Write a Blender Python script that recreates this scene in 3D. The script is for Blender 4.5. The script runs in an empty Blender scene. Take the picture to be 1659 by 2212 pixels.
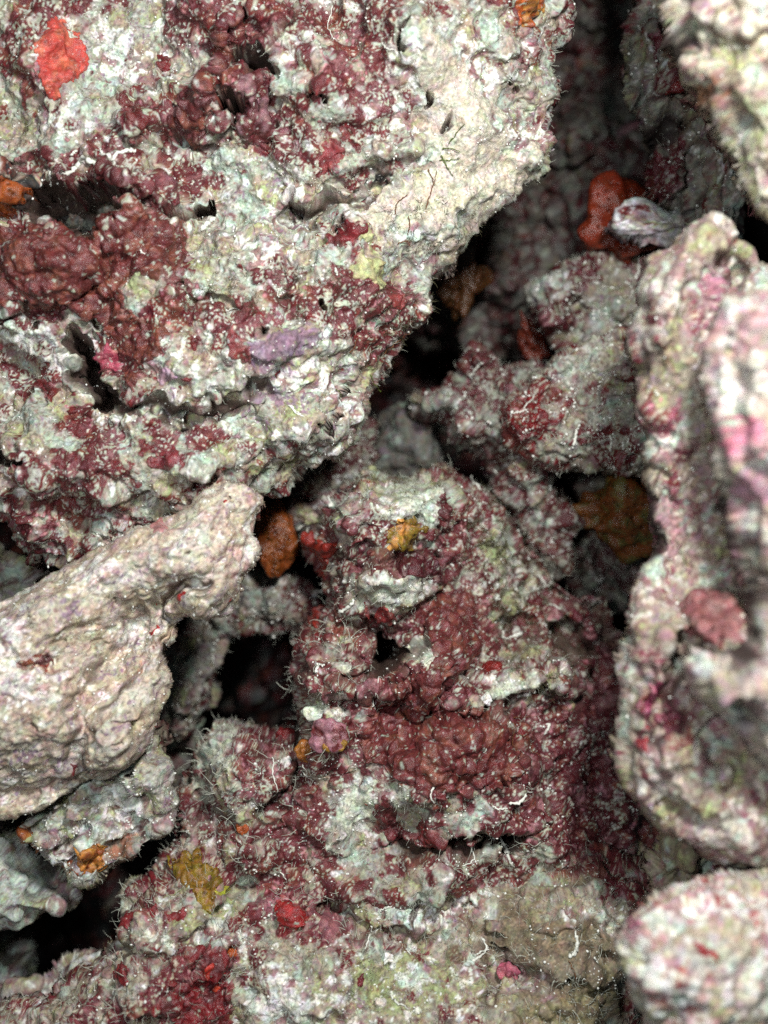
import bpy, math, random
import numpy as np

C = bpy.context.scene.collection
U = 0.01          # one working unit is one centimetre
D = 30.0          # camera distance to the z=0 plane, working units

# ---------------------------------------------------------------- camera
cam_data = bpy.data.cameras.new('camera')
cam = bpy.data.objects.new('camera', cam_data)
C.objects.link(cam)
bpy.context.scene.camera = cam
cam.location = (0, -D * U, 0)
cam.rotation_euler = (math.radians(90), 0, 0)
cam_data.sensor_fit = 'HORIZONTAL'
cam_data.sensor_width = 36.0
cam_data.lens = 36.0 * D / 16.59
cam_data.clip_start = 0.005
cam_data.clip_end = 20.0
cam_data.dof.use_dof = True
cam_data.dof.focus_distance = (D - 0.3) * U
cam_data.dof.aperture_fstop = cam_data.lens / 5.9
# ---------------------------------------------------------------- world and light
w = bpy.data.worlds.new('World')
bpy.context.scene.world = w
w.use_nodes = True
w.node_tree.nodes['Background'].inputs[0].default_value = (0.62, 0.85, 0.90, 1)
w.node_tree.nodes['Background'].inputs[1].default_value = 0.05


def lamp(name, loc, size, power, col, aim=(0, 0, 0)):
    l = bpy.data.lights.new(name, 'AREA')
    l.shape = 'DISK'
    l.size = size * U
    l.energy = power
    l.color = col
    o = bpy.data.objects.new(name, l)
    C.objects.link(o)
    from mathutils import Vector
    o.location = Vector(loc) * U
    d = (Vector(aim) - Vector(loc))
    o.rotation_euler = d.to_track_quat('-Z', 'Y').to_euler()
    return o


# working axes: x right, y towards camera is negative, z up
lamp('tank_lamp', (5.0, -24, 10.5), 3.6, 0.98, (1.0, 0.99, 0.95), (-1, 0, 0))
lamp('front_lamp', (-6, -30, 2), 3, 0.34, (0.96, 1.0, 1.0), (0, 0, 0))

vs = bpy.context.scene.view_settings
bpy.context.scene.display_settings.display_device = 'sRGB'
vs.view_transform = 'Standard'
vs.look = 'None'
vs.exposure = 0.0
vs.gamma = 1.0
vs.use_curve_mapping = False
cy = bpy.context.scene.cycles
cy.max_bounces = 4
cy.diffuse_bounces = 2
cy.glossy_bounces = 2
cy.use_denoising = False
cy.sample_clamp_indirect = 1.5
cy.sample_clamp_direct = 8
cy.use_adaptive_sampling = True
cy.adaptive_threshold = 0.02

# ---------------------------------------------------------------- noise volumes
rng = np.random.default_rng(7)
NV = 96


def make_band(seed):
    r = np.random.default_rng(seed)
    v = r.standard_normal((NV, NV, NV))
    f = np.fft.fftfreq(NV)
    fx, fy, fz = np.meshgrid(f, f, f, indexing='ij')
    k = np.sqrt(fx * fx + fy * fy + fz * fz)
    k0 = 1 / 8.0
    flt = np.exp(-((k - k0) / (0.35 * k0)) ** 2)
    v = np.fft.ifftn(np.fft.fftn(v) * flt).real
    return (v / v.std()).astype(np.float32)


def make_cells():
    n = 12
    r = np.random.default_rng(3)
    pts = r.random((n, n, n, 3))
    g = (np.arange(NV) + 0.5) / NV * n
    X, Y, Z = np.meshgrid(g, g, g, indexing='ij')
    best = np.full(X.shape, 9.0)
    ix, iy, iz = X.astype(int), Y.astype(int), Z.astype(int)
    for a in (-1, 0, 1):
        for b in (-1, 0, 1):
            for c in (-1, 0, 1):
                q = pts[(ix + a) % n, (iy + b) % n, (iz + c) % n]
                d = (ix + a + q[..., 0] - X) ** 2 + (iy + b + q[..., 1] - Y) ** 2 + (iz + c + q[..., 2] - Z) ** 2
                best = np.minimum(best, d)
    v = 1 - np.sqrt(best)
    return ((v - v.mean()) / v.std()).astype(np.float32)


BAND = make_band(11)
CELLS = make_cells()


def sample(vol, q):
    q = q % NV
    i = q.astype(np.int32)
    f = (q - i).astype(np.float32)
    i %= NV
    j = (i + 1) % NV
    x0, y0, z0 = i[:, 0], i[:, 1], i[:, 2]
    x1, y1, z1 = j[:, 0], j[:, 1], j[:, 2]
    fx, fy, fz = f[:, 0], f[:, 1], f[:, 2]
    a = vol[x0, y0, z0] * (1 - fx) + vol[x1, y0, z0] * fx
    b = vol[x0, y1, z0] * (1 - fx) + vol[x1, y1, z0] * fx
    c = vol[x0, y0, z1] * (1 - fx) + vol[x1, y0, z1] * fx
    d = vol[x0, y1, z1] * (1 - fx) + vol[x1, y1, z1] * fx
    return (a * (1 - fy) + b * fy) * (1 - fz) + (c * (1 - fy) + d * fy) * fz


def rot(seed):
    r = np.random.default_rng(seed * 7919 + 5)
    m, _ = np.linalg.qr(r.standard_normal((3, 3)))
    return m.astype(np.float64), r.random(3) * NV


def noise(p, wl, seed):
    """band noise, unit deviation, wavelength wl in working units"""
    m, o = rot(seed)
    return sample(BAND, (p @ m) * (8.0 / wl) + o)


def cells(p, wl, seed):
    m, o = rot(seed)
    return sample(CELLS, (p @ m) * (8.0 / wl) + o)


def fbm(p, wl, seed, octs=3, gain=0.55):
    s = 0
    a = 1.0
    t = 0
    for k in range(octs):
        s = s + a * noise(p, wl / 2 ** k, seed + 31 * k)
        t += a * a
        a *= gain
    return s / math.sqrt(t)


def ss(x, a, b):
    t = np.clip((x - a) / (b - a), 0, 1)
    return t * t * (3 - 2 * t)


def mix(a, b, t):
    return a * (1 - t[:, None]) + np.asarray(b, dtype=np.float32) * t[:, None]


def Wp(px, py, z):
    """photo position (in a 1659 x 2212 grid) at height z towards the camera -> (x, up)"""
    s = (D - z) / D / 100.0
    return (px - 829.5) * s, (1106 - py) * s


# ---------------------------------------------------------------- albedos
PAL = dict(
    maroon=(0.130, 0.028, 0.031), dark=(0.085, 0.012, 0.018), brick=(0.21, 0.062, 0.042), red=(0.17, 0.018, 0.020),
    pale=(0.40, 0.425, 0.36), white=(0.78, 0.80, 0.76), beige=(0.38, 0.29, 0.23), green=(0.36, 0.42, 0.20),
    mint=(0.46, 0.62, 0.53), mauve=(0.30, 0.15, 0.17), pink=(0.58, 0.27, 0.31), grey=(0.20, 0.21, 0.18),
    olive=(0.14, 0.15, 0.07), scarlet=(0.55, 0.075, 0.06), orange=(0.36, 0.085, 0.02), mustard=(0.24, 0.155, 0.025),
    lime=(0.50, 0.52, 0.22), rose=(0.75, 0.33, 0.40), blackish=(0.02, 0.02, 0.02), rust=(0.25, 0.06, 0.015),
    violet=(0.22, 0.13, 0.20), sand=(0.62, 0.57, 0.47))


# ---------------------------------------------------------------- materials
def growth_material(name, rough=0.7, spec=0.35, bump=0.35, fine=(22, 70), mult=True, sss=0.0, coat=0.0):
    m = bpy.data.materials.new(name)
    m.use_nodes = True
    nt = m.node_tree
    N, L = nt.nodes, nt.links
    b = N['Principled BSDF']
    b.inputs['Specular IOR Level'].default_value = spec
    if coat:
        b.inputs['Coat Weight'].default_value = coat
        b.inputs['Coat Roughness'].default_value = 0.22
    tc = N.new('ShaderNodeTexCoord')
    mp = N.new('ShaderNodeMapping')
    mp.inputs['Scale'].default_value = (100, 100, 100)
    L.new(tc.outputs['Object'], mp.inputs[0])
    at = N.new('ShaderNodeAttribute')
    at.attribute_name = 'tone'
    ga = N.new('ShaderNodeAttribute')
    ga.attribute_name = 'gloss'
    n1 = N.new('ShaderNodeTexNoise')
    n1.inputs['Scale'].default_value = fine[0] * 0.45
    n1.inputs['Detail'].default_value = 5
    n1.inputs['Roughness'].default_value = 0.75
    L.new(mp.outputs[0], n1.inputs[0])
    cr = N.new('ShaderNodeMapRange')
    cr.inputs[1].default_value = 0.32
    cr.inputs[2].default_value = 0.68
    cr.inputs[3].default_value = 0.66
    cr.inputs[4].default_value = 1.34
    L.new(n1.outputs[0], cr.inputs[0])
    mx = N.new('ShaderNodeVectorMath')
    mx.operation = 'SCALE'
    L.new(at.outputs['Color'], mx.inputs[0])
    L.new(cr.outputs[0], mx.inputs['Scale'])
    hue = N.new('ShaderNodeMapRange')
    hue.data_type = 'FLOAT_VECTOR'
    hue.inputs[7].default_value = (0.30, 0.30, 0.30)
    hue.inputs[8].default_value = (0.70, 0.70, 0.70)
    hue.inputs[9].default_value = (0.86, 0.84, 0.82)
    hue.inputs[10].default_value = (1.16, 1.15, 1.15)
    n3 = N.new('ShaderNodeTexNoise')
    n3.inputs['Scale'].default_value = 4.5
    n3.inputs['Detail'].default_value = 5
    n3.inputs['Roughness'].default_value = 0.7
    L.new(mp.outputs[0], n3.inputs[0])
    L.new(n3.outputs['Color'], hue.inputs[6])
    tint = N.new('ShaderNodeVectorMath')
    tint.operation = 'MULTIPLY'
    L.new(mx.outputs[0], tint.inputs[0])
    L.new(hue.outputs[1], tint.inputs[1])
    mx = tint
    # small pale grains and dark pores
    vo = N.new('ShaderNodeTexVoronoi')
    vo.inputs['Scale'].default_value = 13
    L.new(mp.outputs[0], vo.inputs['Vector'])
    gr = N.new('ShaderNodeMapRange')
    gr.inputs[1].default_value = 0.30
    gr.inputs[2].default_value = 0.12
    L.new(vo.outputs['Distance'], gr.inputs[0])
    sel = N.new('ShaderNodeSeparateColor')
    L.new(vo.outputs['Color'], sel.inputs[0])
    pick = N.new('ShaderNodeMath')
    pick.operation = 'GREATER_THAN'
    pick.inputs[1].default_value = 0.88
    L.new(sel.outputs[0], pick.inputs[0])
    mg = N.new('ShaderNodeMath')
    mg.operation = 'MULTIPLY'
    L.new(gr.outputs[0], mg.inputs[0])
    L.new(pick.outputs[0], mg.inputs[1])
    mg2 = N.new('ShaderNodeMath')
    mg2.operation = 'MULTIPLY'
    mg2.inputs[1].default_value = 0.45 if mult else 0.0
    L.new(mg.outputs[0], mg2.inputs[0])
    m1 = N.new('ShaderNodeMix')
    m1.data_type = 'RGBA'
    L.new(mg2.outputs[0], m1.inputs[0])
    L.new(mx.outputs[0], m1.inputs[6])
    m1.inputs[7].default_value = (0.70, 0.70, 0.64, 1)
    pk2 = N.new('ShaderNodeMath')
    pk2.operation = 'LESS_THAN'
    pk2.inputs[1].default_value = 0.10
    L.new(sel.outputs[0], pk2.inputs[0])
    mg3 = N.new('ShaderNodeMath')
    mg3.operation = 'MULTIPLY'
    L.new(gr.outputs[0], mg3.inputs[0])
    L.new(pk2.outputs[0], mg3.inputs[1])
    m2 = N.new('ShaderNodeMix')
    m2.data_type = 'RGBA'
    mg4 = N.new('ShaderNodeMath')
    mg4.operation = 'MULTIPLY'
    mg4.inputs[1].default_value = 0.7 if mult else 0.0
    L.new(mg3.outputs[0], mg4.inputs[0])
    L.new(mg4.outputs[0], m2.inputs[0])
    L.new(m1.outputs[2], m2.inputs[6])
    m2.inputs[7].default_value = (0.06, 0.04, 0.03, 1)
    L.new(m2.outputs[2], b.inputs['Base Color'])
    rr = N.new('ShaderNodeMapRange')
    rr.inputs[3].default_value = rough
    rr.inputs[4].default_value = 0.28
    L.new(ga.outputs['Fac'], rr.inputs[0])
    L.new(rr.outputs[0], b.inputs['Roughness'])
    n2 = N.new('ShaderNodeTexNoise')
    n2.inputs['Scale'].default_value = fine[0]
    n2.inputs['Detail'].default_value = 6
    n2.inputs['Roughness'].default_value = 0.7
    L.new(mp.outputs[0], n2.inputs[0])
    bp = N.new('ShaderNodeBump')
    bp.inputs['Strength'].default_value = bump
    bp.inputs['Distance'].default_value = 0.05 * U
    L.new(n2.outputs[0], bp.inputs['Height'])
    L.new(bp.outputs[0], b.inputs['Normal'])
    return m


def plain_material(name, col, rough=0.5, spec=0.5, var=0.3, scale=20, trans=0.0):
    m = bpy.data.materials.new(name)
    m.use_nodes = True
    N, L = m.node_tree.nodes, m.node_tree.links
    b = N['Principled BSDF']
    b.inputs['Roughness'].default_value = rough
    b.inputs['Specular IOR Level'].default_value = spec
    b.inputs['Transmission Weight'].default_value = trans
    tc = N.new('ShaderNodeTexCoord')
    mp = N.new('ShaderNodeMapping')
    mp.inputs['Scale'].default_value = (100, 100, 100)
    L.new(tc.outputs['Object'], mp.inputs[0])
    n1 = N.new('ShaderNodeTexNoise')
    n1.inputs['Scale'].default_value = scale
    n1.inputs['Detail'].default_value = 4
    L.new(mp.outputs[0], n1.inputs[0])
    cr = N.new('ShaderNodeMix')
    cr.data_type = 'RGBA'
    L.new(n1.outputs[0], cr.inputs[0])
    cr.inputs[6].default_value = (*[c * (1 - var) for c in col], 1)
    cr.inputs[7].default_value = (*[min(1, c * (1 + var)) for c in col], 1)
    L.new(cr.outputs[2], b.inputs['Base Color'])
    return m


ROCK = growth_material('rock_growth', rough=0.65, spec=0.45, bump=0.6)
CRUST = growth_material('crust_growth', rough=0.5, spec=0.55, bump=0.6, mult=True)
HAIR = plain_material('algae_hair', (0.50, 0.52, 0.44), 0.6, 0.4)
DARKHAIR = plain_material('dark_algae_hair', (0.10, 0.09, 0.045), 0.6, 0.4)
GRIT = plain_material('chalk_grit', (0.80, 0.81, 0.76), 0.6, 0.5, 0.15)
TUBE = plain_material('worm_tube_chalk', (0.76, 0.77, 0.70), 0.6, 0.4, 0.2)
GREENM = plain_material('green_blade', (0.10, 0.14, 0.02), 0.5, 0.4)
BROWNM = plain_material('brown_thread', (0.16, 0.06, 0.02), 0.5, 0.4)


# ---------------------------------------------------------------- mesh output
def to_world(P):
    """working (x, up, towards camera) -> metres (x, y, z)"""
    return np.stack([P[:, 0], -P[:, 2], P[:, 1]], 1) * U


def mesh_object(name, P, quads, mats, col=None, gloss=None, parent=None, origin=None, tris=None):
    Q = to_world(P)
    o3 = np.zeros(3) if origin is None else np.asarray(origin)
    Q = Q - o3
    me = bpy.data.meshes.new(name)
    nq = 0 if quads is None else len(quads)
    nt_ = 0 if tris is None else len(tris)
    me.vertices.add(len(Q))
    me.vertices.foreach_set('co', Q.astype(np.float32).ravel())
    loops = []
    if nq:
        loops.append(np.asarray(quads).ravel())
    if nt_:
        loops.append(np.asarray(tris).ravel())
    loops = np.concatenate(loops).astype(np.int32)
    me.loops.add(len(loops))
    me.loops.foreach_set('vertex_index', loops)
    me.polygons.add(nq + nt_)
    starts = np.concatenate([np.arange(nq) * 4, nq * 4 + np.arange(nt_) * 3]).astype(np.int32)
    me.polygons.foreach_set('loop_start', starts)
    me.update(calc_edges=True)
    me.validate()
    me.polygons.foreach_set('use_smooth', np.ones(len(me.polygons), dtype=bool))
    if col is not None:
        a = me.attributes.new('tone', 'FLOAT_COLOR', 'POINT')
        c4 = np.ones((len(Q), 4), dtype=np.float32)
        c4[:, :3] = col
        a.data.foreach_set('color', c4.ravel())
    if gloss is not None:
        a = me.attributes.new('gloss', 'FLOAT', 'POINT')
        a.data.foreach_set('value', gloss.astype(np.float32))
    me.materials.append(mats)
    ob = bpy.data.objects.new(name, me)
    C.objects.link(ob)
    if parent is not None:
        ob.parent = parent
    else:
        ob.location = o3
    return ob


def tag(o, label=None, cat=None, group=None, kind=None):
    if label: o['label'] = label
    if cat: o['category'] = cat
    if group: o['group'] = group
    if kind: o['kind'] = kind
    return o


# ---------------------------------------------------------------- rock builder
def poly_sdf(X, Y, poly):
    """signed distance, positive inside"""
    d = np.full(X.shape, 1e9)
    inside = np.zeros(X.shape, dtype=bool)
    n = len(poly)
    for i in range(n):
        ax, ay = poly[i]
        bx, by = poly[(i + 1) % n]
        ex, ey = bx - ax, by - ay
        L2 = ex * ex + ey * ey + 1e-12
        t = np.clip(((X - ax) * ex + (Y - ay) * ey) / L2, 0, 1)
        d = np.minimum(d, (X - ax - t * ex) ** 2 + (Y - ay - t * ey) ** 2)
        c = ((ay > Y) != (by > Y))
        xi = ax + (Y - ay) * ex / (ey if abs(ey) > 1e-9 else 1e-9)
        inside ^= c & (X < xi)
    d = np.sqrt(d)
    return np.where(inside, d, -d)


def smooth_poly(poly, k=2):
    p = np.asarray(poly, dtype=float)
    for _ in range(k):
        q = np.roll(p, -1, 0)
        p = np.stack([0.8 * p + 0.2 * q, 0.2 * p + 0.8 * q], 1).reshape(-1, 2)
    return p


class Rock:
    pass


def blob(X, Y, R, f):
    """soft elliptical weight of a photo-placed feature; f = (px, py, rx, ry, deg)"""
    px, py, rx, ry, deg = f
    z = R.zl(px, py)
    cx, cyy = Wp(px, py, z)
    s = (D - z) / D / 100.0
    a = math.radians(deg)
    dx, dy = X - cx, Y - cyy
    u = (dx * math.cos(a) + dy * math.sin(a)) / (rx * s)
    v = (-dx * math.sin(a) + dy * math.cos(a)) / (ry * s)
    return u, v


def build_rock(name, outline, label, zr, T, R0, step=0.024, seed=1, prof=2.0, back=None, feats=(), paint=(), M0=0.0, W0=0.0,
               G0=0.0, P0=0.0, tilt=(0, 0), big=(0.35, 0.16), mid=0.07, rough=1.0, edge=0.16, stretch=None, tones=None,
               speck=1.0, cat='rock', group=None, kind=None, crest=(1.0, 1.0), contrast=1.0, crease=0.7, bulge=1.0, dim=1.0, grain=0.75):
    R = Rock()
    R.zf = zr + 0.75 * T
    R.seed = seed
    poly = smooth_poly([Wp(a, b, zr) for a, b in outline])
    R.Hs = None

    def zl(px, py):
        z = R.zf
        if R.Hs is None:
            return z
        for _ in range(7):
            X_, Y_ = Wp(px, py, z)
            i = int(np.clip(round((Y_ - ys[0]) / step), 0, ny - 1))
            j = int(np.clip(round((X_ - xs[0]) / step), 0, nx - 1))
            z = 0.4 * z + 0.6 * float(R.Hs[i, j])
        return z
    R.zl = zl
    lo, hi = poly.min(0) - 0.4, poly.max(0) + 0.4
    xs = np.arange(lo[0], hi[0], step)
    ys = np.arange(lo[1], hi[1], step)
    ny, nx = len(ys), len(xs)
    X, Y = np.meshgrid(xs, ys)
    x, y = X.ravel(), Y.ravel()
    p0 = np.stack([x, y, np.zeros_like(x)], 1)
    wx = edge * noise(p0, 1.6, seed + 1) + edge * 0.35 * noise(p0, 0.55, seed + 2) + edge * 0.16 * noise(p0, 0.2, seed + 3)
    wy = edge * noise(p0, 1.6, seed + 4) + edge * 0.35 * noise(p0, 0.55, seed + 5) + edge * 0.16 * noise(p0, 0.2, seed + 6)
    # coarse distance then refine
    d = poly_sdf(x + wx * 0.6, y + wy * 0.6, poly)
    keep = (d > 0).reshape(ny, nx)
    cellk = keep[:-1, :-1] & keep[1:, :-1] & keep[:-1, 1:] & keep[1:, 1:]
    # keep only the largest joined piece: clean thin bits by opening
    k = cellk
    er = k.copy()
    er[1:] &= k[:-1]; er[:-1] &= k[1:]; er[:, 1:] &= k[:, :-1]; er[:, :-1] &= k[:, 1:]
    di = er.copy()
    di[1:] |= er[:-1]; di[:-1] |= er[1:]
    d2 = di.copy()
    d2[:, 1:] |= di[:, :-1]; d2[:, :-1] |= di[:, 1:]
    # one solid piece only
    dc = d.reshape(ny, nx)[:-1, :-1] * d2
    fl = np.zeros_like(d2)
    fl.flat[int(np.argmax(dc))] = True
    cnt0 = 0
    while True:
        for _ in range(12):
            g2 = fl.copy()
            g2[1:] |= fl[:-1]; g2[:-1] |= fl[1:]; g2[:, 1:] |= fl[:, :-1]; g2[:, :-1] |= fl[:, 1:]
            fl = g2 & d2
        cn = int(fl.sum())
        if cn == cnt0: break
        cnt0 = cn
    cellk = fl
    # ---- base height
    t = np.clip(d / R0, 0, 1)
    base = zr + T * (1 - (1 - t) ** prof) ** (1 / prof)
    cxm, cym = poly.mean(0)
    base = base + tilt[0] * (x - cxm) + tilt[1] * (y - cym)
    fade = ss(d, 0, 0.5)
    pz = p0.copy()
    base = base + fade * (big[0] * noise(pz, 4.5, seed + 10) + big[1] * noise(pz, 1.9, seed + 11))
    R.Hs = base.reshape(ny, nx)
    pit = np.zeros_like(x)
    hsum = np.zeros_like(x)
    jx = 0.07 * noise(p0, 0.8, seed + 20) + 0.03 * noise(p0, 0.3, seed + 21)
    jy = 0.07 * noise(p0, 0.8, seed + 22) + 0.03 * noise(p0, 0.3, seed + 23)
    for f in feats:
        k_ = f[0]
        if k_ == 'b':      # rounded bump px py rx ry deg amp
            u, v = blob(x + jx, y + jy, R, f[1:6])
            hsum += bulge * f[6] * np.exp(-(u * u + v * v) ** 1.3)
        elif k_ == 'k':    # hemispherical knob with a firm edge
            u, v = blob(x + jx, y + jy, R, f[1:6])
            hsum += f[6] * np.clip(1 - (u * u + v * v), 0, 1) ** 0.8
        elif k_ == 'p':    # pit with steep side
            u, v = blob(x + 1.3 * jx, y + 1.3 * jy, R, f[1:6])
            g = ss(1 - np.sqrt(u * u + v * v), -0.08, 0.22)
            pit = np.maximum(pit, g * f[6])
        elif k_ == 'r' or k_ == 'g':    # ridge / groove along points: pts width amp
            pts = [Wp(a, b, zl(a, b)) for a, b in f[1]]
            dd = np.full(x.shape, 1e9)
            xx, yy = x + 1.2 * jx, y + 1.2 * jy
            for (ax, ay), (bx, by) in zip(pts[:-1], pts[1:]):
                ex, ey = bx - ax, by - ay
                tt = np.clip(((xx - ax) * ex + (yy - ay) * ey) / (ex * ex + ey * ey + 1e-9), 0, 1)
                dd = np.minimum(dd, (xx - ax - tt * ex) ** 2 + (yy - ay - tt * ey) ** 2)
            wdt = f[2] / 100.0
            if k_ == 'r':
                hsum += 0.8 * bulge * f[3] * np.clip(1 - dd / wdt ** 2, 0, 1)
            else:
                pit = np.maximum(pit, f[3] * np.exp(-(dd / wdt ** 2) ** 1.2))
        elif k_ == 's':    # shelf: raised polygon with a firm lip; pts, amp, width
            pp = smooth_poly([Wp(a, b, zl(a, b)) for a, b in f[1]], 2)
            sd = poly_sdf(x + 1.4 * jx, y + 1.4 * jy, pp)
            tt = np.clip(sd / (f[3] / 100.0), 0, 1)
            hsum += f[2] * np.sqrt(1 - (1 - tt) ** 2)
        elif k_ == 'q':    # pit polygon: pts, depth, width
            pp = smooth_poly([Wp(a, b, zl(a, b)) for a, b in f[1]], 2)
            sd = poly_sdf(x + 1.4 * jx, y + 1.4 * jy, pp)
            pit = np.maximum(pit, f[2] * ss(sd, -0.05, f[3] / 100.0))
    H = base + hsum * ss(d, -0.1, 0.25) - pit
    P = np.stack([x, y, H], 1)
    R.Hs = H.reshape(ny, nx)
    # ---- colours
    jxx, jyy = jx + 0.05 * noise(p0, 0.2, seed + 24), jy + 0.05 * noise(p0, 0.2, seed + 25)
    bias = {k: np.full(x.shape, v, dtype=np.float32) for k, v in dict(M=M0, W=W0, G=G0, P=P0, S=0.0, D=0.0, R=0.0, O=0.0, V=0.0).items()}
    # M maroon, W white, G green, P mauve/pink, S smooth, D dark maroon, R red, O brick, V violet
    for f in paint:
        if f[0] in bias:
            u, v = blob(x + jxx, y + jyy, R, f[1:6])
            bias[f[0]] += f[6] * np.exp(-(u * u + v * v) ** 1.5)
    q = P
    if stretch is not None:
        ang, fac = stretch
        ca, sa = math.cos(math.radians(ang)), math.sin(math.radians(ang))
        q = np.stack([(P[:, 0] * ca + P[:, 1] * sa) / fac, -P[:, 0] * sa + P[:, 1] * ca, P[:, 2]], 1)
    tn = dict(PAL)
    if tones: tn.update(tones)
    n1, n2, n3, n4 = noise(q, 1.5, seed + 40), noise(q, 0.6, seed + 41), noise(q, 0.26, seed + 42), noise(q, 0.12, seed + 43)
    n5 = noise(q, 0.075, seed + 47)
    m1, m2, m3 = noise(q, 0.9, seed + 44), noise(q, 0.35, seed + 45), noise(q, 0.15, seed + 46)
    m3 = m3 * grain
    Mf = 0.5 * n1 + 0.6 * n2 + grain * (0.45 * n3 + 0.30 * n4 + 0.12 * n5) + 1.5 * bias['M']
    Mm = ss(Mf, -0.10, 0.42)
    c = np.tile(np.asarray(tn['pale'], dtype=np.float32), (len(x), 1))
    c = mix(c, tn['beige'], ss(m1 - 0.5 * n2, -0.2, 1.3) * 0.8)
    c = mix(c, tn['mauve'], ss(0.6 * n1 - 0.6 * m2 + 0.35 * m3 + 0.12 * n5 + 1.5 * bias['P'], 0.1, 1.4) * 0.85)
    c = mix(c, tn['green'], ss(0.6 * m1 + 0.45 * n3 + 0.35 * n5 + 1.5 * bias['G'], 0.5, 1.6) * 0.8)
    c = mix(c, tn['olive'], ss(0.6 * m2 + 0.6 * m3 + 0.4 * n5 + 0.8 * bias['G'], 0.95, 1.5) * 0.7)
    c = mix(c, (0.20, 0.07, 0.06), ss(0.6 * m3 - 0.5 * n4 + 0.6 * n5, 0.55, 1.1) * 0.6)
    c = mix(c, tn['grey'], ss(0.5 * m3 + 0.4 * n5 - 0.6 * n3, 0.7, 1.4) * 0.6)
    Wm = ss(0.45 * n1 + 0.55 * m2 + 0.4 * m3 + 0.18 * n5 + 1.8 * bias['W'], 0.5, 1.1)
    c = mix(c, tn['white'], Wm * 0.92)
    c = mix(c, tn['mint'], ss(-0.8 * m1 + 0.5 * n3 + 0.3 * bias['W'], 0.9, 1.5) * 0.6)
    mar = np.tile(np.asarray(tn['maroon'], dtype=np.float32), (len(x), 1))
    mar = mix(mar, tn['brick'], ss(0.6 * m1 + 0.6 * m2 + 0.3 * m3 + 1.5 * bias['O'], 0.35, 1.3) * 0.8)
    mar = mix(mar, tn['dark'], ss(-0.5 * m2 - 0.5 * m3 + 0.4 * n4 + 1.5 * bias['D'], 0.35, 1.1) * 0.8)
    mar = mix(mar, tn['red'], ss(0.5 * n2 - 0.6 * m3 + 1.5 * bias['R'], 0.9, 1.4) * 0.9)
    mar = mix(mar, tn['pink'], ss(-0.7 * n2 + 0.5 * n4 - 0.3 * n1 + 0.8 * bias['P'], 1.0, 1.7) * 0.6)
    vv = ss(0.3 * n2 + 0.35 * n4 + 1.5 * bias['V'], 0.5, 0.9)
    c = mix(c, tn['violet'], vv * 0.85)
    mar = mix(mar, tn['mauve'], ss(0.4 * m3 + 0.2 * n5 - 0.6 * m1, 0.1, 1.6) * 0.5)
    # pale crumbs lying on the maroon crust
    sp = ss(0.45 * m2 + 0.6 * n5 + 0.5 * n4 + 0.45 * n2 + 0.35 * n1 + 0.6 * bias['W'], 1.35 - 0.25 * speck, 1.6 - 0.25 * speck)
    mar = mix(mar, tn['pale'], sp * 0.9)
    c = c * (1 - Mm[:, None]) + mar * Mm[:, None]
    Sm = np.clip(bias['S'] + 0.25 * n2 * (bias['S'] > 0.02), 0, 1)
    Sm = ss(Sm, 0.25, 0.7)
    c = mix(c, np.asarray(tn['sand']) , Sm * (0.85 - 0.25 * ss(n3, 0.5, 1.5)))
    Mm = Mm * (1 - Sm)
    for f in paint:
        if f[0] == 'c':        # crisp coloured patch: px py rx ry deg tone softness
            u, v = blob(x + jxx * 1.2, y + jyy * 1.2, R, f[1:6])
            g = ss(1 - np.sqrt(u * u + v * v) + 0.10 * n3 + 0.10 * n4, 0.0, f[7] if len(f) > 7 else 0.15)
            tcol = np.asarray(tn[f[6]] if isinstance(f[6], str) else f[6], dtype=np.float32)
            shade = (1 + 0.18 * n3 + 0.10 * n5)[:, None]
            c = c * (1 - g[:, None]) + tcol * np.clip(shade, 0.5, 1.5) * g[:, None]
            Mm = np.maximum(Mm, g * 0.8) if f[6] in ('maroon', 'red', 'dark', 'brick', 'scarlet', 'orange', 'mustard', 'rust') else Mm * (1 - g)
    c = np.clip(dim * c * (1 + 0.10 * contrast * n4 + 0.12 * contrast * n5)[:, None], 0.004, 0.92)  # dim darkens recessed rocks: the gap's shade put into their colour
    pit_shade = (1 - ss(1 / np.sqrt(1 + (np.gradient(H.reshape(ny, nx), step)[0] ** 2 + np.gradient(H.reshape(ny, nx), step)[1] ** 2).ravel()), 0.18, 0.50)) * ss(pit, 0.15, 0.45)
    c = mix(c, (0.020, 0.012, 0.011), pit_shade * 0.97)  # shade painted into the steep pit walls, near black
    c = mix(c, (0.03, 0.02, 0.018), ss(pit, 1.9, 2.3) * 0.95)  # deepest pits painted dark as well, shade in the colour
    # steep faces carry one even tone, their grain is too fine for the mesh
    _gy, _gx = np.gradient(H.reshape(ny, nx), step)
    steep = 1 - ss(1 / np.sqrt(1 + _gx ** 2 + _gy ** 2).ravel(), 0.15, 0.42)
    c = mix(c, 0.35 * np.asarray(tn['beige']) + 0.25 * np.asarray(tn['maroon']), steep * 0.5 * ss(d, 0.15, 0.5))
    # ---- relief along the surface normal
    H2 = H.reshape(ny, nx)
    gy, gx = np.gradient(H2, step)
    true_nz = (1 / np.sqrt(1 + gx ** 2 + gy ** 2)).ravel()
    for _ in range(int(0.012 / step ** 2)):
        H2 = (H2 + np.roll(H2, 1, 0) + np.roll(H2, -1, 0) + np.roll(H2, 1, 1) + np.roll(H2, -1, 1)) / 5
    gy, gx = np.gradient(H2, step)
    gm = np.maximum(1.0, np.hypot(gx, gy) / 2.2)
    nn = np.stack([-(gx / gm).ravel(), -(gy / gm).ravel(), np.ones(len(x))], 1)
    nn /= np.linalg.norm(nn, axis=1)[:, None]
    low = 1 - Mm
    fr = noise(q, 0.9, seed + 60)
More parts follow.
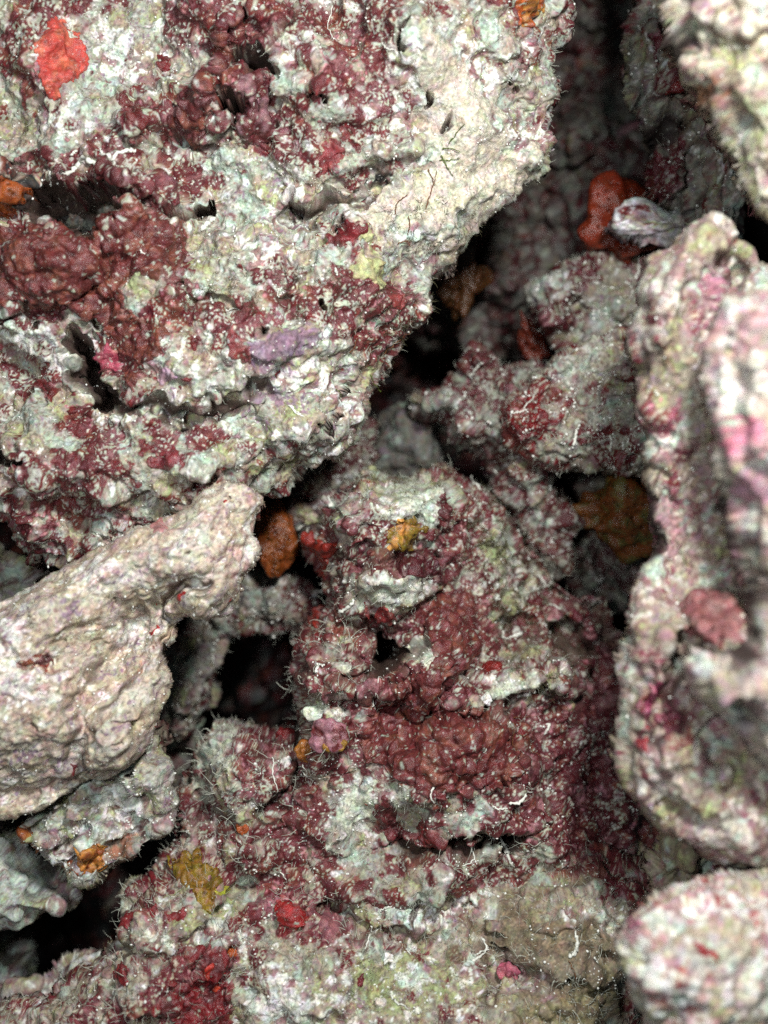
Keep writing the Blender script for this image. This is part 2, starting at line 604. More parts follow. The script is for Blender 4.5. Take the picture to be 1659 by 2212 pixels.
    def lim(wl):
        return ss(true_nz * wl / step, 1.6, 4.5)
    disp = mid * (1.1 * fr - crease * (np.abs(noise(q, 1.2, seed + 61)) - 0.8) + 0.7 * noise(q, 0.48, seed + 62) * lim(0.48)) * lim(0.8)
    disp *= (1 - 0.5 * Sm)
    disp += (1 - 0.7 * Sm) * lim(0.3) * mid * (0.35 * (0.7 - np.abs(noise(q, 0.42, seed + 63))) + 0.22 * noise(q, 0.22, seed + 64))
    disp += (1 - low) * 0.018 + lim(0.3) * rough * (1 - low) * 0.016 * cells(q, 0.36, seed + 68)
    R.Ps = P + nn * disp[:, None]
    crumb = noise(q, 0.13, seed + 65)
    f1, f2 = lim(0.13), lim(0.085)
    disp += rough * low * (1 - 0.6 * Sm) * (0.007 * crumb * f1 + 0.004 * noise(q, 0.08, seed + 66) * f2 + 0.012 * np.clip(noise(q, 0.18, seed + 67), 0, 3) * f1)
    disp += rough * (1 - low) * 0.006 * cells(q, 0.17, seed + 69) * f1
    disp += (rough * 0.014 * sp * Mm + 0.014 * Wm * low) * f1
    P = P + nn * disp[:, None]
    R.P, R.n, R.ny, R.nx, R.x, R.y, R.d, R.Mm, R.low = P, nn, ny, nx, xs, ys, d, Mm, low
    R.step = step
    # ---- faces
    idx = np.arange(ny * nx).reshape(ny, nx)
    a, b, c_, e = idx[:-1, :-1][cellk], idx[:-1, 1:][cellk], idx[1:, 1:][cellk], idx[1:, :-1][cellk]
    quads = np.stack([a, b, c_, e], 1)
    # ---- back shell: extrude each border loop backwards and inwards
    ed = np.concatenate([quads[:, [0, 1]], quads[:, [1, 2]], quads[:, [2, 3]], quads[:, [3, 0]]])
    key = ed.min(1).astype(np.int64) * (ny * nx) + ed.max(1)
    u_, inv, cnt = np.unique(key, return_inverse=True, return_counts=True)
    be = ed[cnt[inv] == 1]
    bv = np.unique(be)
    used = np.unique(quads)
    remap = -np.ones(ny * nx, dtype=np.int64)
    remap[used] = np.arange(len(used))
    PP = [P[used]]
    CC = [c[used]]
    GG = [Mm[used]]
    Qs = [remap[quads]]
    # pull stair-stepped border vertices onto the smooth outline
    dgy, dgx = np.gradient(d.reshape(ny, nx), step)
    gx_, gy_ = dgx.ravel()[bv], dgy.ravel()[bv]
    gl = np.maximum(np.hypot(gx_, gy_), 0.5)
    pull = np.clip(d[bv], 0, 1.5 * step)
    PP[0][remap[bv], 0] -= gx_ / gl * pull
    PP[0][remap[bv], 1] -= gy_ / gl * pull
    border = remap[bv]
    bmap = -np.ones(len(used), dtype=np.int64)
    bmap[border] = np.arange(len(border))
    Tb = T * 1.1 if back is None else back
    prev = border
    off = len(used)
    cen = PP[0][border].mean(0)
    bP = PP[0][border].copy()
    e_ = 0.05
    bx_, by_ = bP[:, 0], bP[:, 1]
    sx_ = poly_sdf(bx_ + e_, by_, poly) - poly_sdf(bx_ - e_, by_, poly)
    sy_ = poly_sdf(bx_, by_ + e_, poly) - poly_sdf(bx_, by_ - e_, poly)
    sl_ = np.hypot(sx_, sy_) + 1e-6
    bn = np.stack([sx_ / sl_, sy_ / sl_], 1)
    # where the inward direction is unsure, head for the middle of the rock instead
    tx, ty = bP[:, 0] + bn[:, 0] * R0 * 0.6, bP[:, 1] + bn[:, 1] * R0 * 0.6
    ti = np.clip(((ty - ys[0]) / step).round().astype(int), 0, ny - 1)
    tj = np.clip(((tx - xs[0]) / step).round().astype(int), 0, nx - 1)
    bad = d.reshape(ny, nx)[ti, tj] < 0.30 * R0
    tc_ = np.stack([cen[0] - bP[:, 0], cen[1] - bP[:, 1]], 1)
    tc_ /= np.linalg.norm(tc_, axis=1)[:, None] + 1e-9
    bn[bad] *= 0.1
    bcol, bg = CC[0][border], GG[0][border]
    rings = [0.03, 0.08, 0.14, 0.21, 0.3, 0.4, 0.52, 0.66, 0.82, 1.0]
    be_r = bmap[remap[be]]
    for rI, rt in enumerate(rings):
        Pn = bP.copy()
        inn = R0 * 0.95 * rt ** 0.85
        Pn[:, :2] += bn * inn * 0.8
        Pn[:, 2] -= Tb * rt
        Pn += 0.06 * np.stack([noise(Pn, 0.8, seed + 80), noise(Pn, 0.8, seed + 81), noise(Pn, 0.8, seed + 82)], 1) * min(1, rt * 6)
        Pn += 0.035 * np.stack([noise(Pn, 0.3, seed + 83), noise(Pn, 0.3, seed + 84), noise(Pn, 0.3, seed + 85)], 1)
        rc = ss(noise(Pn, 0.5, seed + 86) + 0.6 * noise(Pn, 0.2, seed + 87), -0.4, 0.9) * min(1, rt * 8)
        ringcol = mix(np.tile(np.asarray(tn['beige'], dtype=np.float32) * 0.6 * dim, (len(Pn), 1)), np.asarray(tn['maroon']) * 0.8 * dim, rc)
        ringcol = bcol * max(0, 1 - rt * 8) + ringcol * min(1, rt * 8)
        cur = off + np.arange(len(border))
        PP.append(Pn)
        CC.append(ringcol)
        GG.append(bg)
        Qs.append(np.stack([prev[be_r[:, 1]], prev[be_r[:, 0]], cur[be_r[:, 0]], cur[be_r[:, 1]]], 1))
        prev = cur
        off += len(border)
    PP.append(np.array([[cen[0], cen[1], cen[2] - Tb]]))
    CC.append(bcol[:1])
    GG.append(bg[:1])
    tris = np.stack([prev[be_r[:, 1]], prev[be_r[:, 0]], np.full(len(be_r), off)], 1)
    allP, allC, allG = np.concatenate(PP), np.concatenate(CC), np.concatenate(GG)
    org = to_world(np.array([[cxm, cym, zr]]))[0]
    R.org = org
    ob = mesh_object(name, allP, np.concatenate(Qs), ROCK, allC, allG * 0.8, None, org, tris)
    tag(ob, label, cat, group, kind)
    R.ob = ob
    R.ok = np.zeros(ny * nx, dtype=bool)
    R.ok[used] = True
    R.cellk = cellk
    R.used = used
    return R


def surf(R, px, py):
    """surface point and normal of a rock under a photo position"""
    z = R.zf
    for _ in range(6):
        X, Y = Wp(px, py, z)
        i = int(np.clip(round((Y - R.y[0]) / R.step), 0, R.ny - 1))
        j = int(np.clip(round((X - R.x[0]) / R.step), 0, R.nx - 1))
        k = i * R.nx + j
        z = 0.5 * z + 0.5 * R.P[k, 2]
    return R.P[k].copy(), R.n[k].copy(), k


def crust(R, name, poly, tone, thick=0.06, lumps=0.03, seed=500, mat=None, tone2=None, label=None, gloss=0.8, lumpwl=0.3, warp=1.0, pale=0.0):
    if name == 'red_spot':
        thick = 0.065
    """a living crust lying over the rock: its own thick mesh following the rock's surface"""
    cz = R.zl(*np.mean(poly, 0))
    pp = smooth_poly([Wp(a, b, np.clip(R.zl(a, b), cz - 0.35, cz + 0.35)) for a, b in poly], 2)
    lo, hi = pp.min(0) - 0.3, pp.max(0) + 0.3
    j0, j1 = max(0, int((lo[0] - R.x[0]) / R.step)), min(R.nx - 1, int((hi[0] - R.x[0]) / R.step))
    i0, i1 = max(0, int((lo[1] - R.y[0]) / R.step)), min(R.ny - 1, int((hi[1] - R.y[0]) / R.step))
    if i1 - i0 < 3 or j1 - j0 < 3: return None
    idx = np.arange(R.ny * R.nx).reshape(R.ny, R.nx)[i0:i1, j0:j1]
    k = idx.ravel()
    P, n = R.Ps[k], R.n[k]
    gx, gy = R.x[k % R.nx], R.y[k // R.nx]
    g0 = np.stack([gx, gy, np.zeros_like(gx)], 1)
    size = float((pp.max(0) - pp.min(0)).min())
    ww = warp * min(1.0, 0.35 + 0.5 * size)
    sd = poly_sdf(gx + ww * (0.07 * noise(g0, 0.7, seed) + 0.05 * noise(g0, 0.25, seed + 1) + 0.03 * noise(g0, 0.1, seed + 21)), gy + ww * (0.07 * noise(g0, 0.7, seed + 2) + 0.05 * noise(g0, 0.25, seed + 3) + 0.03 * noise(g0, 0.1, seed + 22)), pp)
    hgt = thick * np.sqrt(np.clip(1 - (1 - np.clip(sd / (thick * 1.6), 0, 1)) ** 2, 0, 1)) - 0.02 + 0.015 * ss(sd, 0, 0.10)
    hgt = np.where(sd < 0.0, -0.05, hgt)
    inn = ss(sd, 0, 0.1)
    hgt = hgt + inn * (lumps * 0.6 * np.clip(cells(P, lumpwl, seed + 4) + 0.6, 0, 3) + lumps * 0.25 * np.clip(noise(P, 0.13, seed + 5) + 0.5, 0, 3))
    Pn = P + n * hgt[:, None]
    tcol = np.asarray(PAL[tone] if isinstance(tone, str) else tone, dtype=np.float32) * (0.72 if name in ('maroon_crust', 'red_crust', 'red_spot', 'dark_red_crust') else 0.9)
    c = np.tile(tcol, (len(k), 1))
    if tone2 is not None:
        t2 = PAL[tone2] if isinstance(tone2, str) else tone2
        c = mix(c, np.asarray(t2) * (0.85 if 'crust' in name else 1.0), ss(noise(P, 0.6, seed + 6) + 0.5 * noise(P, 0.2, seed + 7), -0.1, 1.3))
    c = c * np.clip(1 + 0.16 * noise(P, 0.25, seed + 8) + 0.1 * noise(P, 0.09, seed + 9), 0.5, 1.5)[:, None]
    c = mix(c, PAL['mauve'], ss(noise(P, 0.14, seed + 14) + 0.6 * noise(P, 0.07, seed + 15), 0.6, 2.2) * 0.35)
    rimw = (1 - ss(sd, 0.01, 0.07)) * ss(noise(P, 0.3, seed + 30), -0.6, 0.8)
    if 'crust' in name:
        c = mix(c, (0.42, 0.27, 0.25), rimw * 0.55)
        c = c * (1 - 0.35 * ss(noise(P, 0.16, seed + 31), 1.1, 1.9))[:, None]
    if pale > 0:
        c = mix(c, PAL['pale'], ss(noise(P, 0.11, seed + 10) + 0.8 * noise(P, 0.3, seed + 12), 2.2 - pale, 2.5 - pale))
    ok = (sd > -R.step * 1.5).reshape(idx.shape) & R.ok[idx]
    ck = ok[:-1, :-1] & ok[1:, :-1] & ok[:-1, 1:] & ok[1:, 1:]
    loc = np.arange(len(k)).reshape(idx.shape)
    quads = np.stack([loc[:-1, :-1][ck], loc[:-1, 1:][ck], loc[1:, 1:][ck], loc[1:, :-1][ck]], 1)
    if len(quads) < 4: return None
    used = np.unique(quads)
    rm = -np.ones(len(k), dtype=np.int64)
    rm[used] = np.arange(len(used))
    top, quads = Pn[used], rm[quads]
    # closing underside just inside the rock
    bot = P[used] - n[used] * 0.12
    nU = len(used)
    ed = np.concatenate([quads[:, [0, 1]], quads[:, [1, 2]], quads[:, [2, 3]], quads[:, [3, 0]]])
    key = ed.min(1).astype(np.int64) * nU + ed.max(1)
    u_, inv, cnt = np.unique(key, return_inverse=True, return_counts=True)
    be = ed[cnt[inv] == 1]
    side = np.stack([be[:, 1], be[:, 0], be[:, 0] + nU, be[:, 1] + nU], 1)
    Q = np.concatenate([quads, quads[:, ::-1] + nU, side])
    cc = np.clip(c[used], 0.003, 0.9)
    o = mesh_object(name, np.concatenate([top, bot]), Q, mat or CRUST, np.concatenate([cc, cc]), np.full(2 * nU, gloss), R.ob, R.org)
    if label: o['label'] = label
    # hairs and grit avoid the crust
    R.Mm[k[sd > 0]] = 1.0
    return o


# ---------------------------------------------------------------- threads, tubes, grit
def tube_mesh(paths, radii, sides=4):
    """paths: (n, m, 3) array; radii: (n, m)"""
    n, m, _ = paths.shape
    tan = np.gradient(paths, axis=1)
    tan /= np.linalg.norm(tan, axis=2, keepdims=True) + 1e-9
    ref = np.zeros_like(tan)
    ref[..., 2] = 1.0
    ref[np.abs(tan[..., 2]) > 0.9] = (1, 0, 0)
    a = np.cross(tan, ref)
    a /= np.linalg.norm(a, axis=2, keepdims=True) + 1e-9
    b = np.cross(tan, a)
    V = []
    for s in range(sides):
        th = 2 * math.pi * s / sides
        V.append(paths + (a * math.cos(th) + b * math.sin(th)) * radii[..., None])
    V = np.stack(V, 2)      # n, m, sides, 3
    P = V.reshape(-1, 3)
    base = (np.arange(n)[:, None, None] * m + np.arange(m - 1)[None, :, None]) * sides + np.arange(sides)[None, None, :]
    nxt = (np.arange(n)[:, None, None] * m + np.arange(m - 1)[None, :, None]) * sides + ((np.arange(sides) + 1) % sides)[None, None, :]
    Q = np.stack([base, nxt, nxt + sides, base + sides], -1).reshape(-1, 4)
    return P, Q


def pick_points(R, count, rs, where=None, region=None, near_edge=False):
    cand = R.used
    if region is not None:
        m = np.zeros(len(cand), dtype=bool)
        xx, yy = R.P[cand, 0], R.P[cand, 1]
        for f in region:
            u, v = blob(xx, yy, R, f)
            m |= (u * u + v * v) < 1
        cand = cand[m]
    if near_edge:
        cand = cand[(R.d[cand] < 0.22)]
    if where is not None:
        cand = cand[rs.random(len(cand)) < where(cand)]
    if len(cand) == 0: return cand
    return rs.choice(cand, min(count, len(cand)), replace=False)


def fuzz(R, name, count, length, rad, seed, mat=None, region=None, near_edge=False, curl=0.5, where=None, m=6, label=None):
    rs = np.random.default_rng(seed)
    def tuft(k):
        t_ = ss(noise(R.P[k], 0.55, seed + 300) + 0.6 * noise(R.P[k], 0.22, seed + 301), 0.1, 1.1)
        return t_ * (where(k) if where is not None else 1.0) + 0.02
    ks = pick_points(R, count, rs, tuft, region, near_edge)
    n = len(ks)
    if n == 0: return None
    P0, nrm = R.P[ks], R.n[ks].copy()
    if near_edge:
        # lean outwards over the rim
        gy, gx = np.gradient(R.d.reshape(R.ny, R.nx), R.step)
        nrm = nrm + 1.0 * np.stack([-gx.ravel()[ks], -gy.ravel()[ks], np.zeros(n)], 1)
    dirs = nrm + 0.55 * rs.standard_normal((n, 3))
    dirs /= np.linalg.norm(dirs, axis=1)[:, None]
    ln = length * (0.35 + rs.random(n) ** 2 * 1.3)
    path = [P0 - dirs * 0.02]
    cur = P0.copy()
    bend = rs.standard_normal((n, 3)) * curl
    for s in range(m - 1):
        cur = cur + dirs * (ln / (m - 1))[:, None]
        dirs = dirs + bend * 0.35 + rs.standard_normal((n, 3)) * 0.22 * curl
        dirs /= np.linalg.norm(dirs, axis=1)[:, None]
        path.append(cur)
    paths = np.stack(path, 1)
    rr = rad * (0.6 + 0.8 * rs.random(n))[:, None] * np.linspace(1, 0.35, m)[None, :]
    P, Q = tube_mesh(paths, rr, 3)
    o = mesh_object(name, P, Q, mat or HAIR, None, None, R.ob, R.org)
    o['kind'] = 'stuff'
    if label: o['label'] = label
    return o


ICO = np.array([[0, 0, 1], [0.894, 0, 0.447], [0.276, 0.851, 0.447], [-0.724, 0.526, 0.447], [-0.724, -0.526, 0.447], [0.276, -0.851, 0.447],
                [0.724, 0.526, -0.447], [-0.276, 0.851, -0.447], [-0.894, 0, -0.447], [-0.276, -0.851, -0.447], [0.724, -0.526, -0.447], [0, 0, -1]])
ICOF = np.array([[0, 1, 2], [0, 2, 3], [0, 3, 4], [0, 4, 5], [0, 5, 1], [1, 6, 2], [2, 7, 3], [3, 8, 4], [4, 9, 5], [5, 10, 1],
                 [6, 7, 2], [7, 8, 3], [8, 9, 4], [9, 10, 5], [10, 6, 1], [11, 7, 6], [11, 8, 7], [11, 9, 8], [11, 10, 9], [11, 6, 10]])


def grit(R, name, count, size, seed, mat=None, region=None, where=None, label=None):
    rs = np.random.default_rng(seed)
    def patchy(k):
        t_ = ss(noise(R.P[k], 0.5, seed + 400) + 0.7 * noise(R.P[k], 0.2, seed + 401), 0.2, 1.4)
        return t_ * (where(k) if where is not None else 1.0) + 0.01
    ks = pick_points(R, count, rs, patchy, region)
    n = len(ks)
    if n == 0: return None
    s = size * (0.4 + rs.random(n) ** 3 * 1.9)
    sh = ICO[None] * (0.65 + 0.7 * rs.random((n, 12, 1)))
    ax = 0.6 + 0.9 * rs.random((n, 1, 3))
    V = R.P[ks][:, None, :] + R.n[ks][:, None, :] * (s * 0.35)[:, None, None] + sh * ax * s[:, None, None]
    F = (np.arange(n)[:, None, None] * 12 + ICOF[None]).reshape(-1, 3)
    o = mesh_object(name, V.reshape(-1, 3), None, mat or GRIT, None, None, R.ob, R.org, F)
    o['kind'] = 'stuff'
    if label: o['label'] = label
    return o


def catmull(pts, n=28):
    P = np.asarray(pts, dtype=float)
    P = np.concatenate([[2 * P[0] - P[1]], P, [2 * P[-1] - P[-2]]])
    out = []
    seg = len(P) - 3
    for i in range(n):
        t = i / (n - 1) * seg
        k = min(int(t), seg - 1)
        f = t - k
        a, b, c, d = P[k:k + 4]
        out.append(0.5 * (2 * b + (c - a) * f + (2 * a - 5 * b + 4 * c - d) * f * f + (3 * b - a - 3 * c + d) * f ** 3))
    return np.array(out)


def worm(R, pts, rad=0.025, mat=None, name='worm_tube', lift=0.03, seed=0, sides=7, taper=0.6):
    """a chalky tube lying on the rock along photo points"""
    rs = np.random.default_rng(seed + int(pts[0][0] * 7 + pts[0][1]))
    q = catmull(pts, 22)
    S = []
    for a, b in q:
        p, n, k = surf(R, a, b)
        S.append(p + n * lift)
    S = np.array(S)
    zs = S[:, 2].copy()
    for _ in range(3):
        zs[1:-1] = (zs[:-2] + zs[1:-1] + zs[2:]) / 3
    S[:, 2] = np.maximum(zs, S[:, 2] - 0.02)
    S += rs.standard_normal(S.shape) * rad * 0.22
    r = rad * np.linspace(1, taper, len(S)) * (1 + 0.25 * rs.standard_normal(len(S))).clip(0.5, 1.5)
    r[0] *= 0.4
    r[-1] *= 0.4
    P, Q = tube_mesh(S[None], r[None], sides)
    return mesh_object(name, P, Q, mat or TUBE, None, None, R.ob, R.org)


def lump(name, px, py, z, rx, ry, rz, tone, seed, mat=None, parent=None, deg=0, amp=0.12, tone2=None, gloss=1.0, R=None, label=None, cat=None, rings=40, sink=0.0, hollow=0.0):
    """a rounded soft body (sponge, sea squirt, pebble): a noisy ellipsoid of its own"""
    nu, nv = rings * 2, rings
    th = np.linspace(0, 2 * math.pi, nu, endpoint=False)
    ph = np.linspace(0.02, math.pi - 0.02, nv)
    TH, PH = np.meshgrid(th, ph)
    d = np.stack([np.sin(PH) * np.cos(TH), np.sin(PH) * np.sin(TH), np.cos(PH)], -1).reshape(-1, 3)
    s = (D - z) / D / 100.0
    cx, cyy = Wp(px, py, z)
    n = noise(d * 1.2, 1.6, seed) * amp + noise(d * 1.2, 0.7, seed + 1) * amp * 0.4
    r = 1 + n
    if hollow:
        rad = np.hypot(d[:, 0], d[:, 1])
        r = r * (1 - hollow * np.clip(d[:, 2], 0, 1) * ss(0.75 - rad, 0, 0.35))
    P = d * r[:, None] * np.array([rx * s, ry * s, rz])
    a = math.radians(deg)
    P = np.stack([P[:, 0] * math.cos(a) - P[:, 1] * math.sin(a), P[:, 0] * math.sin(a) + P[:, 1] * math.cos(a), P[:, 2]], 1)
    P += 0.012 * noise(P, 0.2, seed + 3)[:, None] * d
    c = np.tile(np.asarray(PAL[tone] if isinstance(tone, str) else tone, dtype=np.float32), (len(P), 1))
    if tone2 is not None:
        t2 = PAL[tone2] if isinstance(tone2, str) else tone2
        c = mix(c, t2, ss(noise(P, 0.5, seed + 4) + 0.6 * noise(P, 0.16, seed + 5), 0.1, 0.9))
    c = np.clip(c * (1 + 0.15 * noise(P, 0.2, seed + 6))[:, None], 0.003, 0.9)
    P = P + np.array([cx, cyy, z - sink])
    i = np.arange(nv - 1)[:, None] * nu
    j = np.arange(nu)[None, :]
    a0, a1 = i + j, i + (j + 1) % nu
    Q = np.stack([a0, a0 + nu, a1 + nu, a1], -1).reshape(-1, 4)
    capT = np.stack([np.full(nu, len(P)), np.arange(nu), (np.arange(nu) + 1) % nu], 1)
    e = (nv - 1) * nu
    capB = np.stack([np.full(nu, len(P) + 1), e + (np.arange(nu) + 1) % nu, e + np.arange(nu)], 1)
    P = np.concatenate([P, P[:nu].mean(0)[None], P[-nu:].mean(0)[None]])
    c = np.concatenate([c, c[:1], c[-1:]])
    if R is not None:
        o = mesh_object(name, P, Q, mat or CRUST, c, np.full(len(P), gloss), R.ob, R.org, np.concatenate([capT, capB]))
    else:
        org = to_world(np.array([[cx, cyy, z]]))[0]
        o = mesh_object(name, P, Q, mat or CRUST, c, np.full(len(P), gloss), None, org, np.concatenate([capT, capB]))
    tag(o, label, cat)
    return o


def on_lump(R, name, px, py, rx, ry, rz, tone, seed, **kw):
    p, n, k = surf(R, px, py)
    return lump(name, px, py, p[2] + kw.pop('up', 0.0), rx, ry, rz, tone, seed, R=R, **kw)


def sponge_material():
    """soft porous sponge: pitted bump, darker pores, a little light bleeding through"""
    m = growth_material('porous_sponge', rough=0.45, spec=0.5, bump=0.5, mult=False)
    N, L = m.node_tree.nodes, m.node_tree.links
    b = N['Principled BSDF']
    mp = [n for n in N if n.type == 'MAPPING'][0]
    v = N.new('ShaderNodeTexVoronoi')
    v.inputs['Scale'].default_value = 5.5
    L.new(mp.outputs[0], v.inputs['Vector'])
    r = N.new('ShaderNodeMapRange')
    r.inputs[1].default_value = 0.05
    r.inputs[2].default_value = 0.35
    r.inputs[3].default_value = 0.35
    r.inputs[4].default_value = 1.0
    L.new(v.outputs['Distance'], r.inputs[0])
    src = b.inputs['Base Color'].links[0].from_socket
    sc = N.new('ShaderNodeVectorMath')
    sc.operation = 'SCALE'
    L.new(src, sc.inputs[0])
    L.new(r.outputs[0], sc.inputs['Scale'])
    L.new(sc.outputs[0], b.inputs['Base Color'])
    bp = N.new('ShaderNodeBump')
    bp.inputs['Strength'].default_value = 0.7
    bp.inputs['Distance'].default_value = 0.08 * U
    L.new(r.outputs[0], bp.inputs['Height'])
    L.new(b.inputs['Normal'].links[0].from_socket, bp.inputs['Normal'])
    L.new(bp.outputs[0], b.inputs['Normal'])
    b.inputs['Subsurface Weight'].default_value = 0.15
    b.inputs['Subsurface Scale'].default_value = 0.1 * U
    return m


SPONGE = sponge_material()


def Z(ox, oy, rw, *pts):
    """points read off an enlarged window of the photograph -> the 1659-wide grid"""
    k = 1659.0 / 3072.0
    return [((ox + a * rw / 1659.0) * k, (oy + b * rw / 1659.0) * k) for a, b in pts]


# ================================================================ back of the hollow
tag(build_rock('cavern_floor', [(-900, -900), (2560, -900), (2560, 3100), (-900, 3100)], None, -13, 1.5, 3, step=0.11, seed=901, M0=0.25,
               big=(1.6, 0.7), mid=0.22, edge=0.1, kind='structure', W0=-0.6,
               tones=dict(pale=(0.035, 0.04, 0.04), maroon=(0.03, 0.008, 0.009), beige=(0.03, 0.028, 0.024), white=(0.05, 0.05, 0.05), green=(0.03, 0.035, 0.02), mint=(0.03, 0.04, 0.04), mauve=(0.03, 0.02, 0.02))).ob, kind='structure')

rocks = {}

# ================================================================ A: the big upper-left boulder
A_out = [(-220, -260), (600, -260), (1262, -240), (1240, -60), (1236, 10), (1224, 70), (1204, 120), (1192, 190), (1198, 245), (1182, 300), (1198, 350),
         (1165, 395), (1112, 412), (1075, 455), (1020, 488), (985, 525), (965, 580), (930, 632), (905, 685), (868, 745), (828, 785), (828, 830),
         (800, 862), (798, 905), (768, 950), (728, 985), (665, 1008), (620, 1050), (560, 1085), (500, 1110), (430, 1160), (350, 1205), (240, 1235),
         (140, 1230), (75, 1200), (20, 1140), (-60, 1110), (-220, 1080)]
A_feats = [
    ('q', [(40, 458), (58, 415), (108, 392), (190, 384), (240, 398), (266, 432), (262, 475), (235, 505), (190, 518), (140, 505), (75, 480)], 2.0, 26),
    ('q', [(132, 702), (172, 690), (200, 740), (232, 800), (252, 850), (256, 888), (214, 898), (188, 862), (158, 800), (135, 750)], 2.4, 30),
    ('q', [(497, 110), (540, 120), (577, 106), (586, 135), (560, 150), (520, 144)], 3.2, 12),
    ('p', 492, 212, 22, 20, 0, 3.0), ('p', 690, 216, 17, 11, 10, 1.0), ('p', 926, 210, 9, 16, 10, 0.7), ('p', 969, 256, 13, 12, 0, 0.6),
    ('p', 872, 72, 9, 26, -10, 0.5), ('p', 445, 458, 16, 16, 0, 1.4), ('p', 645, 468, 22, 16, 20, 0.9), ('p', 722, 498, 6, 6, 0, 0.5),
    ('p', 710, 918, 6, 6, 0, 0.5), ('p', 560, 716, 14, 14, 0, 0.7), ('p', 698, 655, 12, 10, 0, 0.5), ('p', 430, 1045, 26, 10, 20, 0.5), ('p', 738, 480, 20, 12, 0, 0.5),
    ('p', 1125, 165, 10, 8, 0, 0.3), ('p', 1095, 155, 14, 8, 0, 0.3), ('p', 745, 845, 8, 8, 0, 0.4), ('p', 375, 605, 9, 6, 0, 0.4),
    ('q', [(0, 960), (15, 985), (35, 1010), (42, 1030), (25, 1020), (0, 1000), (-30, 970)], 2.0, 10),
    ('g', [(632, 478), (690, 455), (755, 432), (800, 405), (832, 392)], 20, 0.5),
    ('g', [(735, 395), (780, 380), (830, 372), (880, 350), (925, 338)], 16, 0.35),
    ('r', [(640, 440), (700, 410), (760, 385)], 30, 0.35), ('r', [(760, 360), (850, 335), (905, 320)], 30, 0.30),
    ('r', [(120, 375), (190, 345), (235, 360)], 22, 0.32), ('r', [(235, 385), (300, 400), (370, 430), (430, 455)], 36, 0.42),
    ('g', [(262, 425), (330, 448), (400, 478), (440, 462)], 14, 0.6),
    ('g', [(250, 885), (330, 880), (400, 905), (480, 893), (560, 860)], 13, 0.7), ('g', [(560, 860), (560, 930), (600, 1000)], 12, 0.25),
    ('g', [(380, 620), (470, 650), (540, 655), (620, 640)], 12, 0.35), ('g', [(530, 480), (560, 560), (600, 620)], 18, 0.2),
    ('g', [(245, 560), (215, 610), (190, 660), (200, 700)], 14, 0.55), ('g', [(0, 700), (60, 690), (120, 660)], 12, 0.5),
    ('g', [(470, 165), (500, 230), (480, 290), (410, 320)], 18, 0.45), ('g', [(585, 120), (585, 200), (570, 290)], 10, 0.35),
    ('r', [(525, 160), (540, 220), (548, 290)], 30, 0.30), ('r', [(480, 50), (482, 100), (462, 160)], 26, 0.45), ('r', [(500, 90), (560, 95), (590, 60)], 26, 0.45),
    ('r', [(470, 185), (420, 235), (350, 265), (300, 275)], 34, 0.42), ('b', 300, 515, 85, 75, 20, 0.65), ('b', 110, 580, 130, 85, 0, 0.45),
    ('b', 385, 850, 115, 85, 0, 0.65), ('b', 640, 860, 130, 120, 0, 0.55), ('b', 320, 700, 90, 70, 30, 0.35), ('b', 230, 770, 50, 50, 0, 0.3),
    ('b', 480, 540, 60, 50, 0, 0.25), ('k', 20, 398, 45, 35, 0, 0.55), ('k', 32, 432, 32, 26, 0, 0.5), ('k', 5, 370, 50, 30, 0, 0.35),
    ('b', 300, 1000, 260, 80, 10, 0.35), ('b', 100, 900, 90, 60, 0, 0.35), ('b', 750, 200, 90, 80, 0, 0.35), ('b', 650, 330, 60, 60, 0, 0.2),
    ('b', 40, 715, 60, 45, 0, 0.5), ('b', 170, 150, 90, 80, 0, 0.25), ('b', 300, 270, 60, 30, 20, 0.25), ('b', 1150, 380, 60, 50, 0, 0.3),
    ('g', [(0, 330), (80, 350), (120, 372)], 10, 0.35), ('g', [(260, 300), (330, 320), (400, 310)], 12, 0.3), ('g', [(640, 0), (620, 60), (600, 90)], 10, 0.25),
    ('g', [(1030, 470), (1010, 400), (1040, 330)], 9, 0.10), ('b', 160, 405, 28, 22, 0, 1.3), ('b', 205, 482, 45, 26, 0, 0.9), ('b', 700, 560, 80, 60, 0, 0.2),
    ('g', [(620, 560), (650, 640), (640, 700)], 12, 0.2), ('b', 450, 1000, 80, 50, 0, 0.3), ('b', 200, 1110, 200, 60, 10, -0.5), ('b', 20, 1050, 90, 60, 0, -0.4)]
